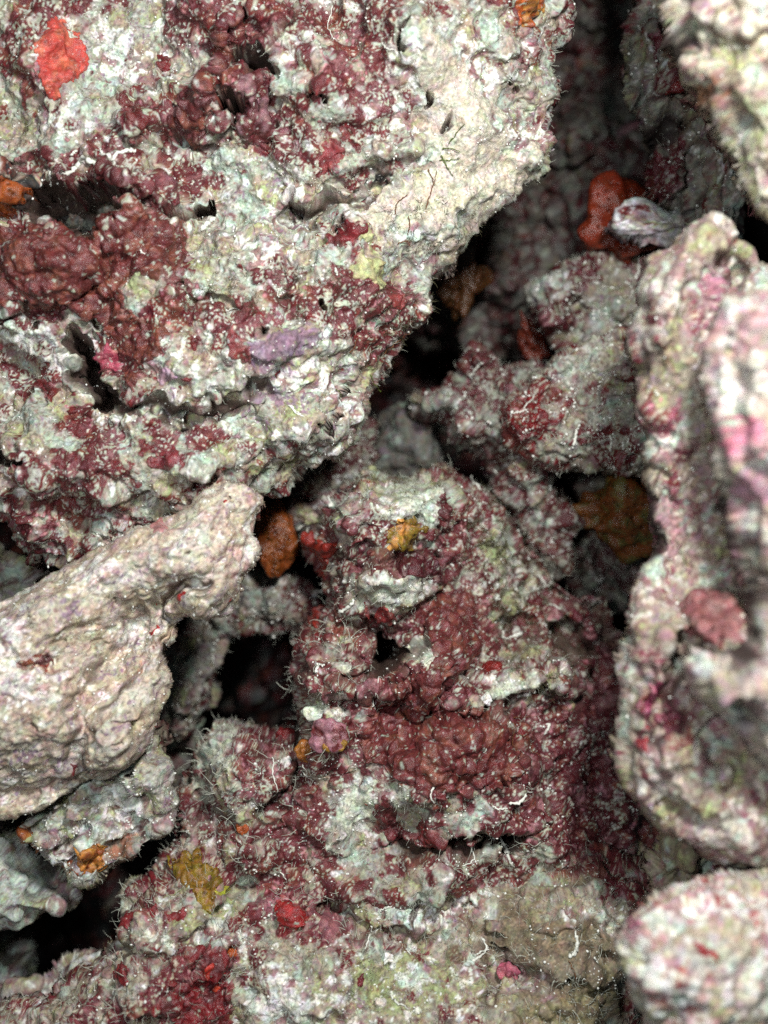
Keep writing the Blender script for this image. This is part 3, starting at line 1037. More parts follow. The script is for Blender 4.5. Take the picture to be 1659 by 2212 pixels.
A_paint = [
    ('M', 110, 560, 130, 90, 0, 1.6), ('M', 60, 640, 80, 50, 0, 1.3), ('M', 300, 515, 85, 75, 20, 1.7), ('M', 540, 225, 38, 80, 5, 1.8), ('M', 480, 100, 40, 70, 0, 1.5),
    ('M', 540, 90, 60, 25, 0, 1.5), ('M', 400, 235, 100, 35, 25, 1.5), ('M', 300, 240, 35, 45, 0, 1.2), ('M', 90, 345, 90, 35, 0, 0.8), ('M', 320, 400, 120, 30, 25, 1.1),
    ('M', 640, 30, 80, 40, 0, 1.0), ('M', 400, 30, 110, 35, 0, 1.0), ('M', 760, 130, 60, 60, 0, 0.9), ('M', 790, 60, 90, 40, 0, 0.8), ('M', 700, 170, 50, 60, 0, 0.9),
    ('M', 650, 190, 50, 70, 40, 0.5), ('M', 850, 190, 60, 40, 0, 0.4), ('M', 40, 130, 50, 60, 0, 0.9), ('M', 60, 170, 40, 30, 0, 0.9), ('M', 40, 10, 40, 30, 0, 0.8),
    ('M', 200, 20, 50, 25, 0, 0.6), ('M', 330, 690, 90, 60, 30, 1.3), ('M', 260, 770, 55, 40, 0, 1.2), ('M', 90, 830, 60, 25, 20, 1.1), ('M', 520, 700, 50, 50, 0, 0.9),
    ('M', 700, 640, 140, 30, 10, 0.9), ('M', 840, 650, 60, 35, 0, 1.0), ('M', 790, 745, 50, 60, 0, 0.7), ('M', 350, 990, 110, 25, 10, 0.9), ('M', 150, 1000, 120, 30, 15, 0.8),
    ('M', 90, 1110, 150, 50, 15, 0.7), ('M', 440, 945, 50, 25, 0, 0.8), ('M', 200, 940, 90, 20, 0, 0.7), ('M', 400, 640, 50, 30, 0, 0.8), ('M', 170, 870, 50, 60, 40, 0.8),
    ('M', 610, 950, 50, 40, 0, 0.5), ('M', 560, 40, 60, 30, 0, 0.7), ('M', 740, 500, 60, 40, 0, 0.7), ('M', 710, 370, 60, 40, 0, 0.4), ('M', 430, 170, 30, 30, 0, 0.8),
    ('M', 600, 290, 40, 60, 0, 0.2), ('M', 250, 330, 110, 25, -5, 0.7), ('M', 820, 1000, 60, 30, 0, 0.5), ('M', 420, 390, 50, 40, 0, 0.3), ('M', 230, 1060, 60, 40, 0, 0.4),
    ('M', 590, 460, 130, 90, 0, -1.3), ('M', 480, 520, 70, 70, 0, -1.1), ('M', 1000, 260, 110, 180, 0, -1.6), ('M', 1080, 400, 120, 80, 0, -1.3), ('M', 240, 120, 90, 60, 0, -1.0),
    ('M', 290, 40, 60, 30, 0, -1.0), ('M', 870, 470, 130, 70, 0, -1.3), ('M', 900, 120, 60, 60, 0, -1.0), ('M', 610, 150, 40, 60, 0, -1.1), ('M', 620, 870, 150, 110, 0, -1.1),
    ('M', 120, 260, 130, 40, 0, -1.1), ('M', 400, 850, 80, 60, 0, -0.6), ('M', 700, 800, 90, 80, 0, -0.8), ('M', 60, 900, 70, 50, 0, -0.8), ('M', 60, 300, 90, 30, 0, -0.6),
    ('M', 40, 715, 55, 35, 0, -0.8), ('M', 720, 940, 80, 50, 0, -1.0), ('M', 480, 330, 90, 50, 0, -0.7), ('M', 370, 130, 60, 60, 0, -0.7), ('M', 220, 200, 70, 30, 0, -0.7),
    ('M', 620, 560, 80, 50, 0, -0.4), ('M', 300, 610, 50, 35, 20, -1.2), ('M', 250, 680, 50, 28, 20, -0.9), ('M', 540, 780, 80, 60, 0, -0.9), ('M', 370, 780, 60, 35, 0, -0.7),
    ('M', 300, 900, 80, 30, 0, -0.6), ('M', 420, 1000, 110, 30, 0, -0.5), ('M', 1150, 280, 50, 160, 0, -0.6), ('M', 210, 490, 60, 30, 0, -2), ('M', 205, 800, 40, 90, 20, -2),
    ('O', 110, 540, 130, 60, 0, 0.5), ('O', 310, 490, 90, 60, 0, 0.7), ('O', 320, 690, 80, 50, 0, 0.5), ('D', 290, 250, 50, 40, 0, 0.8), ('R', 740, 510, 60, 50, 0, 0.4),
    ('R', 95, 825, 70, 30, 0, 0.7), ('R', 350, 880, 200, 60, 0, 0.2), ('D', 740, 505, 50, 40, 0, 0.6),
    ('W', 990, 230, 80, 120, 0, 0.4), ('W', 650, 60, 40, 60, 20, 0.7), ('W', 350, 50, 60, 30, 0, 0.8), ('W', 870, 150, 50, 70, 0, 0.5), ('W', 150, 350, 40, 15, 20, 1.0),
    ('W', 250, 80, 50, 40, 0, 0.6), ('W', 60, 720, 60, 30, 0, 0.7), ('W', 120, 780, 40, 30, 0, 0.9), ('W', 20, 210, 40, 30, 0, 0.5), ('W', 700, 720, 16, 45, -10, 1.2),
    ('W', 650, 900, 80, 50, 0, 0.3), ('W', 600, 450, 80, 60, 0, 0.2), ('W', 320, 790, 40, 35, 0, 0.6), ('W', 1080, 430, 80, 40, 0, 0.3), ('W', 300, 1070, 60, 30, 0, 0.6),
    ('G', 460, 560, 50, 40, 0, 0.7), ('G', 640, 830, 70, 60, 0, 0.6), ('G', 345, 960, 60, 50, 0, 0.8), ('G', 285, 600, 40, 25, 0, 0.8), ('G', 860, 100, 60, 40, 0, 0.6),
    ('G', 250, 690, 50, 25, 0, 0.9), ('G', 590, 430, 60, 40, 0, 0.6), ('G', 20, 210, 40, 30, 0, 0.7), ('G', 290, 20, 50, 20, 0, 0.5), ('G', 60, 900, 60, 60, 0, 0.6),
    ('G', 700, 690, 50, 30, 0, 0.5), ('G', 560, 960, 80, 50, 0, 0.5), ('G', 470, 640, 40, 40, 0, 0.5), ('G', 930, 420, 60, 40, 0, 0.4),
    ('V', 610, 740, 80, 28, 15, 1.2), ('V', 575, 770, 30, 35, 0, 0.9), ('V', 590, 860, 30, 22, 0, 0.9), ('V', 640, 850, 18, 18, 0, 0.8),
    ('P', 1130, 230, 60, 130, 0, 0.7), ('P', 1080, 340, 60, 60, 0, 0.6), ('P', 860, 620, 60, 60, 0, 0.5), ('P', 345, 800, 50, 20, 0, 0.8), ('P', 780, 830, 50, 70, 0, 0.5),
    ('P', 700, 940, 90, 60, 0, 0.3), ('P', 120, 730, 60, 60, 0, 0.6), ('P', 400, 100, 50, 50, 0, 0.3), ('P', 880, 720, 60, 80, 0, 0.6),
    ('S', 960, 170, 50, 80, 0, 1.0), ('S', 1010, 270, 80, 110, 10, 1.2), ('S', 1060, 390, 110, 60, 30, 1.1), ('S', 900, 440, 110, 45, 30, 1.0), ('S', 820, 460, 60, 30, 20, 0.8), ('S', 950, 500, 60, 40, 30, 0.5), ('c', 540, 130, 46, 20, 0, 'blackish', 0.3), ('c', 492, 214, 22, 22, 0, 'blackish', 0.3), ('c', 213, 485, 50, 24, 0, 'grey'), ('c', 90, 450, 45, 45, 0, 'blackish'), ('c', 190, 790, 26, 70, 25, 'grey'), ('c', 820, 385, 34, 10, 25, 'blackish', 0.4),  # blackish patches paint shade into the holes and the ledge slot
    ('c', 690, 450, 50, 9, 25, 'grey', 0.4)]
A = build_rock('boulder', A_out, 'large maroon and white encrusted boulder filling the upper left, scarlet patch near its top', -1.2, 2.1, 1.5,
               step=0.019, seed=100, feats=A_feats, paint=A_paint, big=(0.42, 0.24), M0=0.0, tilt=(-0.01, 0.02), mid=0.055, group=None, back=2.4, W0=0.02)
rocks['A'] = A

crust(A, 'scarlet_sponge', Z(0, 0, 1250, (240, 100), (300, 112), (345, 75), (375, 165), (430, 235), (425, 310), (462, 395), (400, 440), (330, 462), (310, 515), (240, 525), (215, 450), (180, 390), (200, 330), (160, 260), (230, 200)),
      'scarlet', 0.06, 0.035, 501, tone2=(0.55, 0.13, 0.08), label='bright scarlet sponge patch')
crust(A, 'maroon_crust', [(-60, 478), (40, 488), (110, 505), (200, 520), (238, 478), (275, 452), (320, 452), (365, 478), (392, 530), (396, 590), (380, 618), (330, 600), (285, 612), (262, 650), (300, 690), (352, 690), (362, 745), (330, 775), (318, 815),
                         (285, 845), (252, 800), (240, 740), (215, 700), (170, 672), (120, 662), (60, 650), (0, 655), (-60, 650)], (0.165, 0.036, 0.034), 0.06, 0.035, 503, tone2='brick', pale=0.30, lumpwl=0.45, label='continuous branching maroon crust')
crust(A, 'maroon_crust', Z(1100, 0, 1250, (215, 820), (250, 770), (330, 745), (385, 790), (370, 850), (310, 910), (260, 930), (225, 880)), (0.27, 0.04, 0.045), 0.05, 0.02, 505)
crust(A, 'maroon_crust', Z(1100, 900, 1250, (340, 0), (450, -10), (470, 60), (450, 120), (390, 130), (320, 120), (290, 60)), (0.20, 0.02, 0.025), 0.06, 0.03, 506)
crust(A, 'maroon_crust', Z(0, 0, 1250, (1270, 380), (1430, 370), (1440, 560), (1430, 700), (1330, 790), (1270, 700), (1290, 600), (1250, 480)), 'maroon', 0.06, 0.03, 507, tone2='mauve', pale=0.4)
crust(A, 'maroon_crust', Z(0, 0, 1250, (1180, 160), (1250, 40), (1330, 60), (1280, 140), (1230, 250), (1190, 390), (1130, 400), (1120, 330)), 'maroon', 0.08, 0.05, 508, tone2='brick', lumpwl=0.3)
crust(A, 'maroon_crust', Z(0, 0, 1250, (860, 640), (1000, 560), (1140, 520), (1180, 570), (1120, 640), (1060, 740), (960, 700), (880, 690)), 'maroon', 0.08, 0.05, 509, tone2='brick', pale=0.25)
crust(A, 'maroon_crust', Z(0, 0, 1250, (620, 530), (680, 495), (720, 520), (740, 600), (790, 680), (770, 740), (720, 720), (670, 620)), (0.15, 0.02, 0.02), 0.05, 0.03, 510, pale=0.3)
crust(A, 'maroon_crust', Z(0, 0, 1250, (320, 950), (460, 950), (640, 960), (800, 1060), (960, 1130), (900, 1180), (760, 1100), (600, 1040), (540, 990), (470, 1010), (400, 1060), (330, 1000)), 'maroon', 0.06, 0.05, 511, pale=0.5)
crust(A, 'rose_crust', Z(0, 900, 1250, (520, 640), (590, 640), (650, 720), (620, 790), (560, 780), (500, 710)), (0.36, 0.06, 0.10), 0.09, 0.04, 512, pale=0.2, label='raspberry pink nodule')
crust(A, 'lilac_crust', Z(0, 900, 1250, (810, 790), (850, 760), (930, 770), (940, 820), (880, 850), (820, 840)), (0.50, 0.33, 0.42), 0.05, 0.03, 513)
crust(A, 'yellow_lichen_crust', Z(1100, 900, 1250, (430, 170), (480, 140), (520, 200), (570, 240), (590, 290), (530, 350), (480, 330), (450, 290), (400, 270), (430, 220)), (0.47, 0.47, 0.24), 0.05, 0.02, 515, warp=1.4)
crust(A, 'yellow_lichen_crust', Z(1100, 900, 1250, (455, 20), (490, 10), (520, 60), (500, 100), (460, 90)), (0.52, 0.53, 0.27), 0.045, 0.01, 516)
crust(A, 'yellow_lichen_crust', Z(1100, 900, 1250, (520, 30), (560, 40), (570, 80), (530, 80)), (0.55, 0.55, 0.33), 0.03, 0.01, 517)
crust(A, 'orange_sponge', Z(1100, 0, 1250, (1260, -20), (1420, -30), (1440, 40), (1400, 130), (1330, 150), (1270, 130), (1300, 80), (1250, 40)), 'orange', 0.06, 0.03, 518, tone2=(0.45, 0.2, 0.05), pale=0.1, mat=SPONGE)
crust(A, 'orange_sponge', Z(0, 0, 1250, (-60, 930), (60, 940), (130, 970), (145, 1050), (100, 1110), (60, 1140), (-60, 1150)), 'rust', 0.08, 0.06, 519, tone2='orange', lumpwl=0.2, mat=SPONGE)
crust(A, 'red_crust', Z(0, 900, 1250, (1205, 600), (1300, 540), (1330, 650), (1320, 750), (1250, 740), (1210, 680)), (0.26, 0.05, 0.05), 0.05, 0.03, 520, pale=0.3)
crust(A, 'red_crust', Z(0, 900, 1250, (150, 820), (230, 810), (300, 850), (290, 900), (220, 890), (170, 860)), 'red', 0.05, 0.05, 521)
crust(A, 'red_crust', Z(1100, 900, 1250, (590, 380), (640, 350), (700, 400), (690, 450), (600, 440)), (0.33, 0.06, 0.06), 0.05, 0.02, 522)
crust(A, 'red_crust', Z(0, 900, 1250, (790, 1230), (860, 1180), (960, 1220), (980, 1290), (880, 1300), (800, 1290)), (0.26, 0.04, 0.05), 0.06, 0.04, 523)
for i, (a, b, r_) in enumerate([(1275, 210, 26), (975, 485, 24), (985, 810, 28), (600, 240, 16), (1480, 810, 28), (380, 975, 30), (1030, 620, 36), (950, 860, 14), (1400, 815, 18), (690, 920, 18)]):
    cpts = [(a + r_ * math.cos(t_ * 1.05) * (1 + 0.2 * math.sin(i + t_)), b + r_ * math.sin(t_ * 1.05) * (0.8 + 0.2 * math.cos(2 * i + t_))) for t_ in range(6)]
    crust(A, 'red_spot', Z(0, 900, 1250, *cpts), 'red', 0.035, 0.01, 530 + i)
crust(A, 'red_spot', Z(0, 0, 1250, (590, 930), (640, 910), (650, 950), (600, 970)), 'red', 0.035, 0.01, 545)
crust(A, 'red_spot', Z(0, 0, 1250, (840, 290), (880, 300), (900, 370), (860, 380)), 'red', 0.035, 0.01, 546)

# ================================================================ B: the pale arm from the left
B_out = [(-220, 1330), (-40, 1325), (20, 1305), (90, 1258), (180, 1210), (240, 1170), (300, 1140), (390, 1105), (450, 1058), (480, 1038), (530, 1036), (562, 1052), (578, 1085),
         (562, 1120), (560, 1165), (556, 1210), (535, 1240), (522, 1280), (492, 1320), (450, 1345), (410, 1340), (378, 1350), (392, 1375), (390, 1402), (355, 1412), (356, 1440),
         (372, 1470), (364, 1510), (352, 1550), (325, 1600), (300, 1640), (250, 1672), (200, 1680), (150, 1700), (100, 1742), (0, 1775), (-60, 1790), (-220, 1820)]
B_feats = [
    ('g', [(275, 1350), (262, 1420), (215, 1500), (160, 1600), (155, 1700)], 34, 0.65), ('g', [(340, 1300), (310, 1370), (275, 1400)], 14, 0.4),
    ('b', 240, 1560, 60, 110, 20, 0.15), ('b', 80, 1500, 110, 180, 20, 0.45), ('r', [(480, 1060), (330, 1180), (180, 1280), (60, 1350)], 60, 0.22),
    ('g', [(420, 1260), (370, 1290), (345, 1330)], 12, 0.5), ('b', 430, 1300, 60, 30, 30, 0.25), ('k', 375, 1383, 26, 24, 0, 0.55), ('k', 440, 1322, 36, 20, 20, 0.35), ('k', 490, 1290, 26, 20, 30, 0.25), ('k', 340, 1460, 26, 30, 0, 0.2), ('p', 130, 1390, 7, 5, 0, 0.2), ('p', 260, 1300, 6, 5, 0, 0.2), ('p', 400, 1190, 6, 6, 0, 0.2), ('p', 90, 1560, 8, 6, 0, 0.25), ('p', 245, 1600, 7, 7, 0, 0.2), ('g', [(345, 1345), (340, 1390), (352, 1430)], 8, 0.35),
    ('g', [(500, 1180), (440, 1240), (400, 1250)], 14, 0.25), ('b', 230, 1240, 60, 24, 30, 0.2), ('b', 120, 1330, 70, 40, 20, 0.2), ('g', [(20, 1420), (120, 1430), (220, 1400)], 14, 0.22),
    ('b', 300, 1500, 40, 50, 0, 0.15), ('p', 505, 1078, 6, 6, 0, 0.25), ('p', 60, 1358, 8, 6, 0, 0.2), ('g', [(170, 1600), (230, 1570), (300, 1560)], 10, 0.2), ('p', 185, 1668, 18, 11, 10, 0.6)]
B_paint = [('M', 80, 1430, 50, 16, 0, 2.0), ('G', 480, 1120, 70, 50, 0, 0.4), ('G', 195, 1420, 35, 30, 0, 0.6), ('W', 195, 1345, 50, 40, 0, 0.5), ('W', 30, 1460, 50, 60, 0, 0.5),
           ('W', 430, 1310, 60, 30, 0, 0.3), ('W', 190, 1255, 60, 30, 30, 0.5), ('P', 330, 1140, 60, 40, 0, 0.6), ('P', 520, 1190, 40, 60, 0, 0.6), ('P', 100, 1600, 140, 90, 0, 0.55),
           ('P', 300, 1240, 120, 30, 25, 0.25), ('c', 297, 1460, 13, 12, 0, (0.50, 0.26, 0.17), 0.5), ('c', 320, 1395, 3, 3, 0, 'red'), ('W', 28, 1690, 16, 10, 0, 1.2), ('M', 40, 1665, 80, 20, 0, 0.1)]
B = build_rock('arm_rock', B_out, 'pale beige elongated rock reaching in from the left edge like an arm', 0.9, 1.25, 1.5, step=0.0215, seed=200, feats=B_feats, paint=B_paint, M0=-1.7,
               P0=-0.22, G0=-0.1, tilt=(-0.02, 0.06), mid=0.032, crease=0.15, rough=1.1, stretch=(32, 1.5), edge=0.09, back=1.5, big=(0.35, 0.10), cat='rock',
               tones=dict(pale=(0.54, 0.48, 0.39), green=(0.48, 0.46, 0.32), beige=(0.47, 0.38, 0.28), white=(0.76, 0.73, 0.68), mauve=(0.50, 0.34, 0.31), grey=(0.34, 0.32, 0.27), maroon=(0.25, 0.04, 0.03), olive=(0.3, 0.26, 0.15), mint=(0.60, 0.58, 0.52)))
rocks['B'] = B
for i, pts in enumerate([((1160, 120), (1190, 113), (1207, 130), (1200, 148), (1170, 150)), ((942, 660), (985, 632), (992, 655), (950, 688)), ((785, 820), (830, 798), (856, 806), (830, 835), (790, 842)),
                         ((1195, 660), (1222, 645), (1220, 675), (1200, 688)), ((1215, 340), (1235, 335), (1238, 352), (1220, 356)), ((815, 695), (830, 692), (830, 708), (818, 708)),
                         ((850, 1270), (862, 1300), (840, 1340), (828, 1350), (835, 1310))]):
    crust(B, 'red_spot', Z(0, 1900, 1250, *pts), (0.42, 0.03, 0.03), 0.035, 0.01, 550 + i)
crust(B, 'red_spot', [(150, 1645), (160, 1650), (160, 1672), (150, 1678)], 'red', 0.03, 0.01, 560)
crust(B, 'dark_red_crust', Z(0, 1900, 1250, (60, 1010), (170, 970), (230, 945), (300, 980), (300, 1020), (200, 1030), (100, 1035)), 'dark', 0.04, 0.03, 561, tone2='rust')
crust(B, 'pink_crust', Z(0, 1900, 1250, (780, 280), (840, 230), (890, 260), (900, 300), (840, 320), (800, 310)), (0.52, 0.24, 0.24), 0.02, 0.02, 562, gloss=0.2)

# ================================================================ C, D, E, F: knobs under and around the arm
Ck = build_rock('knob_rock', [(45, 1790), (90, 1730), (160, 1680), (240, 1640), (310, 1585), (350, 1580), (378, 1640), (396, 1710), (378, 1770), (335, 1830), (290, 1865), (235, 1885), (200, 1908), (172, 1902),
                              (150, 1870), (100, 1850), (60, 1815)],
                'grey green knob tucked under the pale arm, orange spot on its lower lip', -0.5, 1.5, 1.3, step=0.0235, seed=300, M0=-1.2, G0=0.15, mid=0.06, edge=0.07, rough=0.8,
                feats=[('q', [(60, 1770), (95, 1735), (150, 1735), (190, 1770), (200, 1810), (170, 1845), (110, 1840), (70, 1805)], 0.5, 30), ('p', 275, 1673, 12, 8, 0, 0.4), ('b', 255, 1700, 40, 40, 0, 0.2),
                       ('r', [(60, 1830), (110, 1865), (180, 1850), (220, 1840), (240, 1800)], 14, 0.2), ('g', [(150, 1860), (200, 1835), (240, 1820)], 8, 0.4)],
                paint=[('P', 330, 1780, 60, 60, 0, 0.7), ('W', 230, 1720, 60, 30, 0, 0.6), ('c', 250, 1840, 50, 28, 20, (0.30, 0.14, 0.09), 0.8), ('G', 160, 1780, 40, 30, 0, 0.5)],
                tones=dict(pale=(0.44, 0.45, 0.40), beige=(0.46, 0.42, 0.33)))
rocks['C'] = Ck
crust(Ck, 'orange_sponge', Z(0, 3000, 1250, (420, 560), (470, 500), (530, 500), (565, 540), (560, 620), (500, 660), (440, 670), (410, 620)), (0.55, 0.24, 0.05), 0.06, 0.05, 571, tone2='rust', lumpwl=0.2, label='orange sponge on the lower lip', mat=SPONGE)
crust(Ck, 'brown_sponge_rim', Z(0, 3000, 1250, (90, 420), (130, 400), (170, 480), (240, 570), (330, 630), (440, 640), (450, 675), (370, 660), (250, 620), (150, 520), (95, 470)), 'rust', 0.04, 0.02, 572, tone2=(0.4, 0.15, 0.04))

Dk = build_rock('mint_rock', [(-220, 1760), (-40, 1775), (40, 1790), (90, 1850), (140, 1880), (180, 1895), (184, 1920), (165, 1945), (120, 1950), (95, 1965), (50, 1990), (0, 2005), (-60, 2040), (-220, 2080)],
                'blurred mint white rock at the left edge, under the grey green knob', -2.0, 1.6, 1.0, step=0.035, seed=320, M0=-1.4, W0=0.1, P0=0.1, mid=0.07, rough=0.5, edge=0.06,
                feats=[('g', [(90, 1860), (110, 1910), (60, 1940)], 12, 0.4)], tones=dict(pale=(0.48, 0.54, 0.48), white=(0.68, 0.74, 0.68), beige=(0.42, 0.46, 0.38)), paint=[('P', 150, 1920, 50, 40, 0, 0.9)])
Ek = build_rock('grey_pebble_rock', [(-220, 2010), (-40, 2015), (20, 2012), (70, 2030), (100, 2070), (95, 2110), (130, 2150), (100, 2200), (60, 2260), (-60, 2330), (-220, 2330)],
                'dim grey pitted rock in the bottom left corner, half in the dark gap', -5, 1.6, 1.3, step=0.045, seed=330, M0=-1.0, mid=0.075, rough=0.6, edge=0.1, feats=[('p', 30, 2060, 18, 14, 0, 0.6)],
                tones=dict(pale=(0.26, 0.29, 0.26), white=(0.4, 0.44, 0.4), beige=(0.2, 0.19, 0.15)))
Fk = build_rock('grey_cobble', [(-220, 1185), (-40, 1180), (25, 1180), (60, 1200), (75, 1235), (95, 1262), (60, 1330), (-60, 1400), (-220, 1400)],
                'out of focus grey cobble on the left edge, above the pale arm', -3.2, 1.4, 0.9, step=0.04, seed=340, M0=-0.9, G0=0.3, mid=0.1, rough=0.6, edge=0.07, tones=dict(pale=(0.38, 0.40, 0.35), white=(0.5, 0.52, 0.47)))

# ================================================================ G: the maroon tower in the middle
G_out = [(800, 1008), (850, 1006), (890, 1018), (930, 1010), (980, 1016), (1030, 1042), (1070, 1085), (1110, 1130), (1150, 1200), (1195, 1245), (1260, 1275), (1310, 1300), (1335, 1340), (1380, 1420),
         (1430, 1560), (1480, 1700), (1500, 1800), (1500, 1900), (1420, 1960), (1300, 1960), (1150, 1950), (900, 1960), (700, 1960), (560, 1930), (450, 1930), (380, 1900), (345, 1860), (385, 1800), (408, 1745),
         (398, 1690), (412, 1630), (440, 1582), (482, 1552), (540, 1545), (600, 1556), (640, 1550), (636, 1490), (626, 1440), (640, 1385), (655, 1345), (690, 1300), (700, 1260), (690, 1225), (668, 1190),
         (652, 1145), (690, 1118), (720, 1085), (745, 1050)]
G_feats = [
    ('q', [(795, 1440), (805, 1405), (850, 1385), (885, 1380), (900, 1400), (880, 1425), (850, 1440), (810, 1465)], 3.2, 14), ('b', 880, 1060, 90, 50, 0, 0.35),
    ('b', 850, 1270, 110, 60, 10, 0.6), ('r', [(720, 1320), (760, 1270), (830, 1240), (900, 1230)], 34, 0.35), ('g', [(720, 1210), (790, 1200), (870, 1190), (950, 1190)], 14, 0.5),
    ('g', [(760, 1340), (820, 1375), (900, 1370)], 14, 0.45), ('b', 930, 1450, 90, 70, 20, 0.55), ('b', 980, 1330, 60, 60, 0, 0.35), ('g', [(930, 1290), (925, 1350), (900, 1385)], 12, 0.4),
    ('b', 690, 1490, 60, 50, 0, 0.45), ('r', [(680, 1460), (740, 1490), (800, 1480), (860, 1460)], 26, 0.5), ('r', [(660, 1400), (700, 1430), (770, 1420)], 30, 0.4),
    ('b', 700, 1590, 55, 60, 0, 0.5), ('b', 520, 1640, 110, 90, 0, 0.45), ('g', [(640, 1560), (650, 1620), (630, 1700), (560, 1780)], 22, 0.6), ('g', [(420, 1740), (520, 1800), (600, 1800)], 16, 0.35),
    ('b', 960, 1630, 170, 90, 10, 0.55), ('g', [(870, 1540), (970, 1550), (1080, 1520), (1200, 1500)], 14, 0.6), ('b', 1200, 1450, 130, 50, 10, 0.45), ('g', [(1050, 1440), (980, 1460), (940, 1530)], 14, 0.35),
    ('s', [(640, 1700), (760, 1660), (900, 1680), (1100, 1690), (1200, 1760), (1140, 1800), (1020, 1810), (900, 1815), (800, 1810), (700, 1850), (640, 1800)], 0.28, 26), ('g', [(890, 1830), (960, 1825), (1050, 1830), (1130, 1810)], 16, 0.9),
    ('q', [(1045, 1835), (1090, 1822), (1120, 1795), (1145, 1802), (1130, 1840), (1080, 1850)], 2.6, 10), ('b', 1200, 1200, 60, 60, 0, -0.3), ('g', [(1080, 1180), (1120, 1290), (1150, 1400)], 20, 0.35),
    ('b', 1120, 1380, 50, 60, 0, -0.35), ('q', [(1210, 1340), (1290, 1330), (1330, 1400), (1320, 1480), (1250, 1460), (1215, 1400)], 1.2, 40), ('b', 700, 1180, 40, 50, 0, -0.25),
    ('b', 1050, 1160, 60, 80, 0, 0.2), ('b', 780, 1100, 50, 50, 0, 0.2), ('p', 600, 1590, 32, 22, 0, 0.25), ('g', [(1050, 1130), (960, 1140), (900, 1120)], 10, 0.15), ('b', 1400, 1470, 230, 330, -12, -1.5), ('b', 1200, 1260, 120, 130, 30, -0.5), ('b', 960, 1630, 130, 80, 0, 0.3), ('b', 880, 1100, 110, 70, 0, 0.35)]
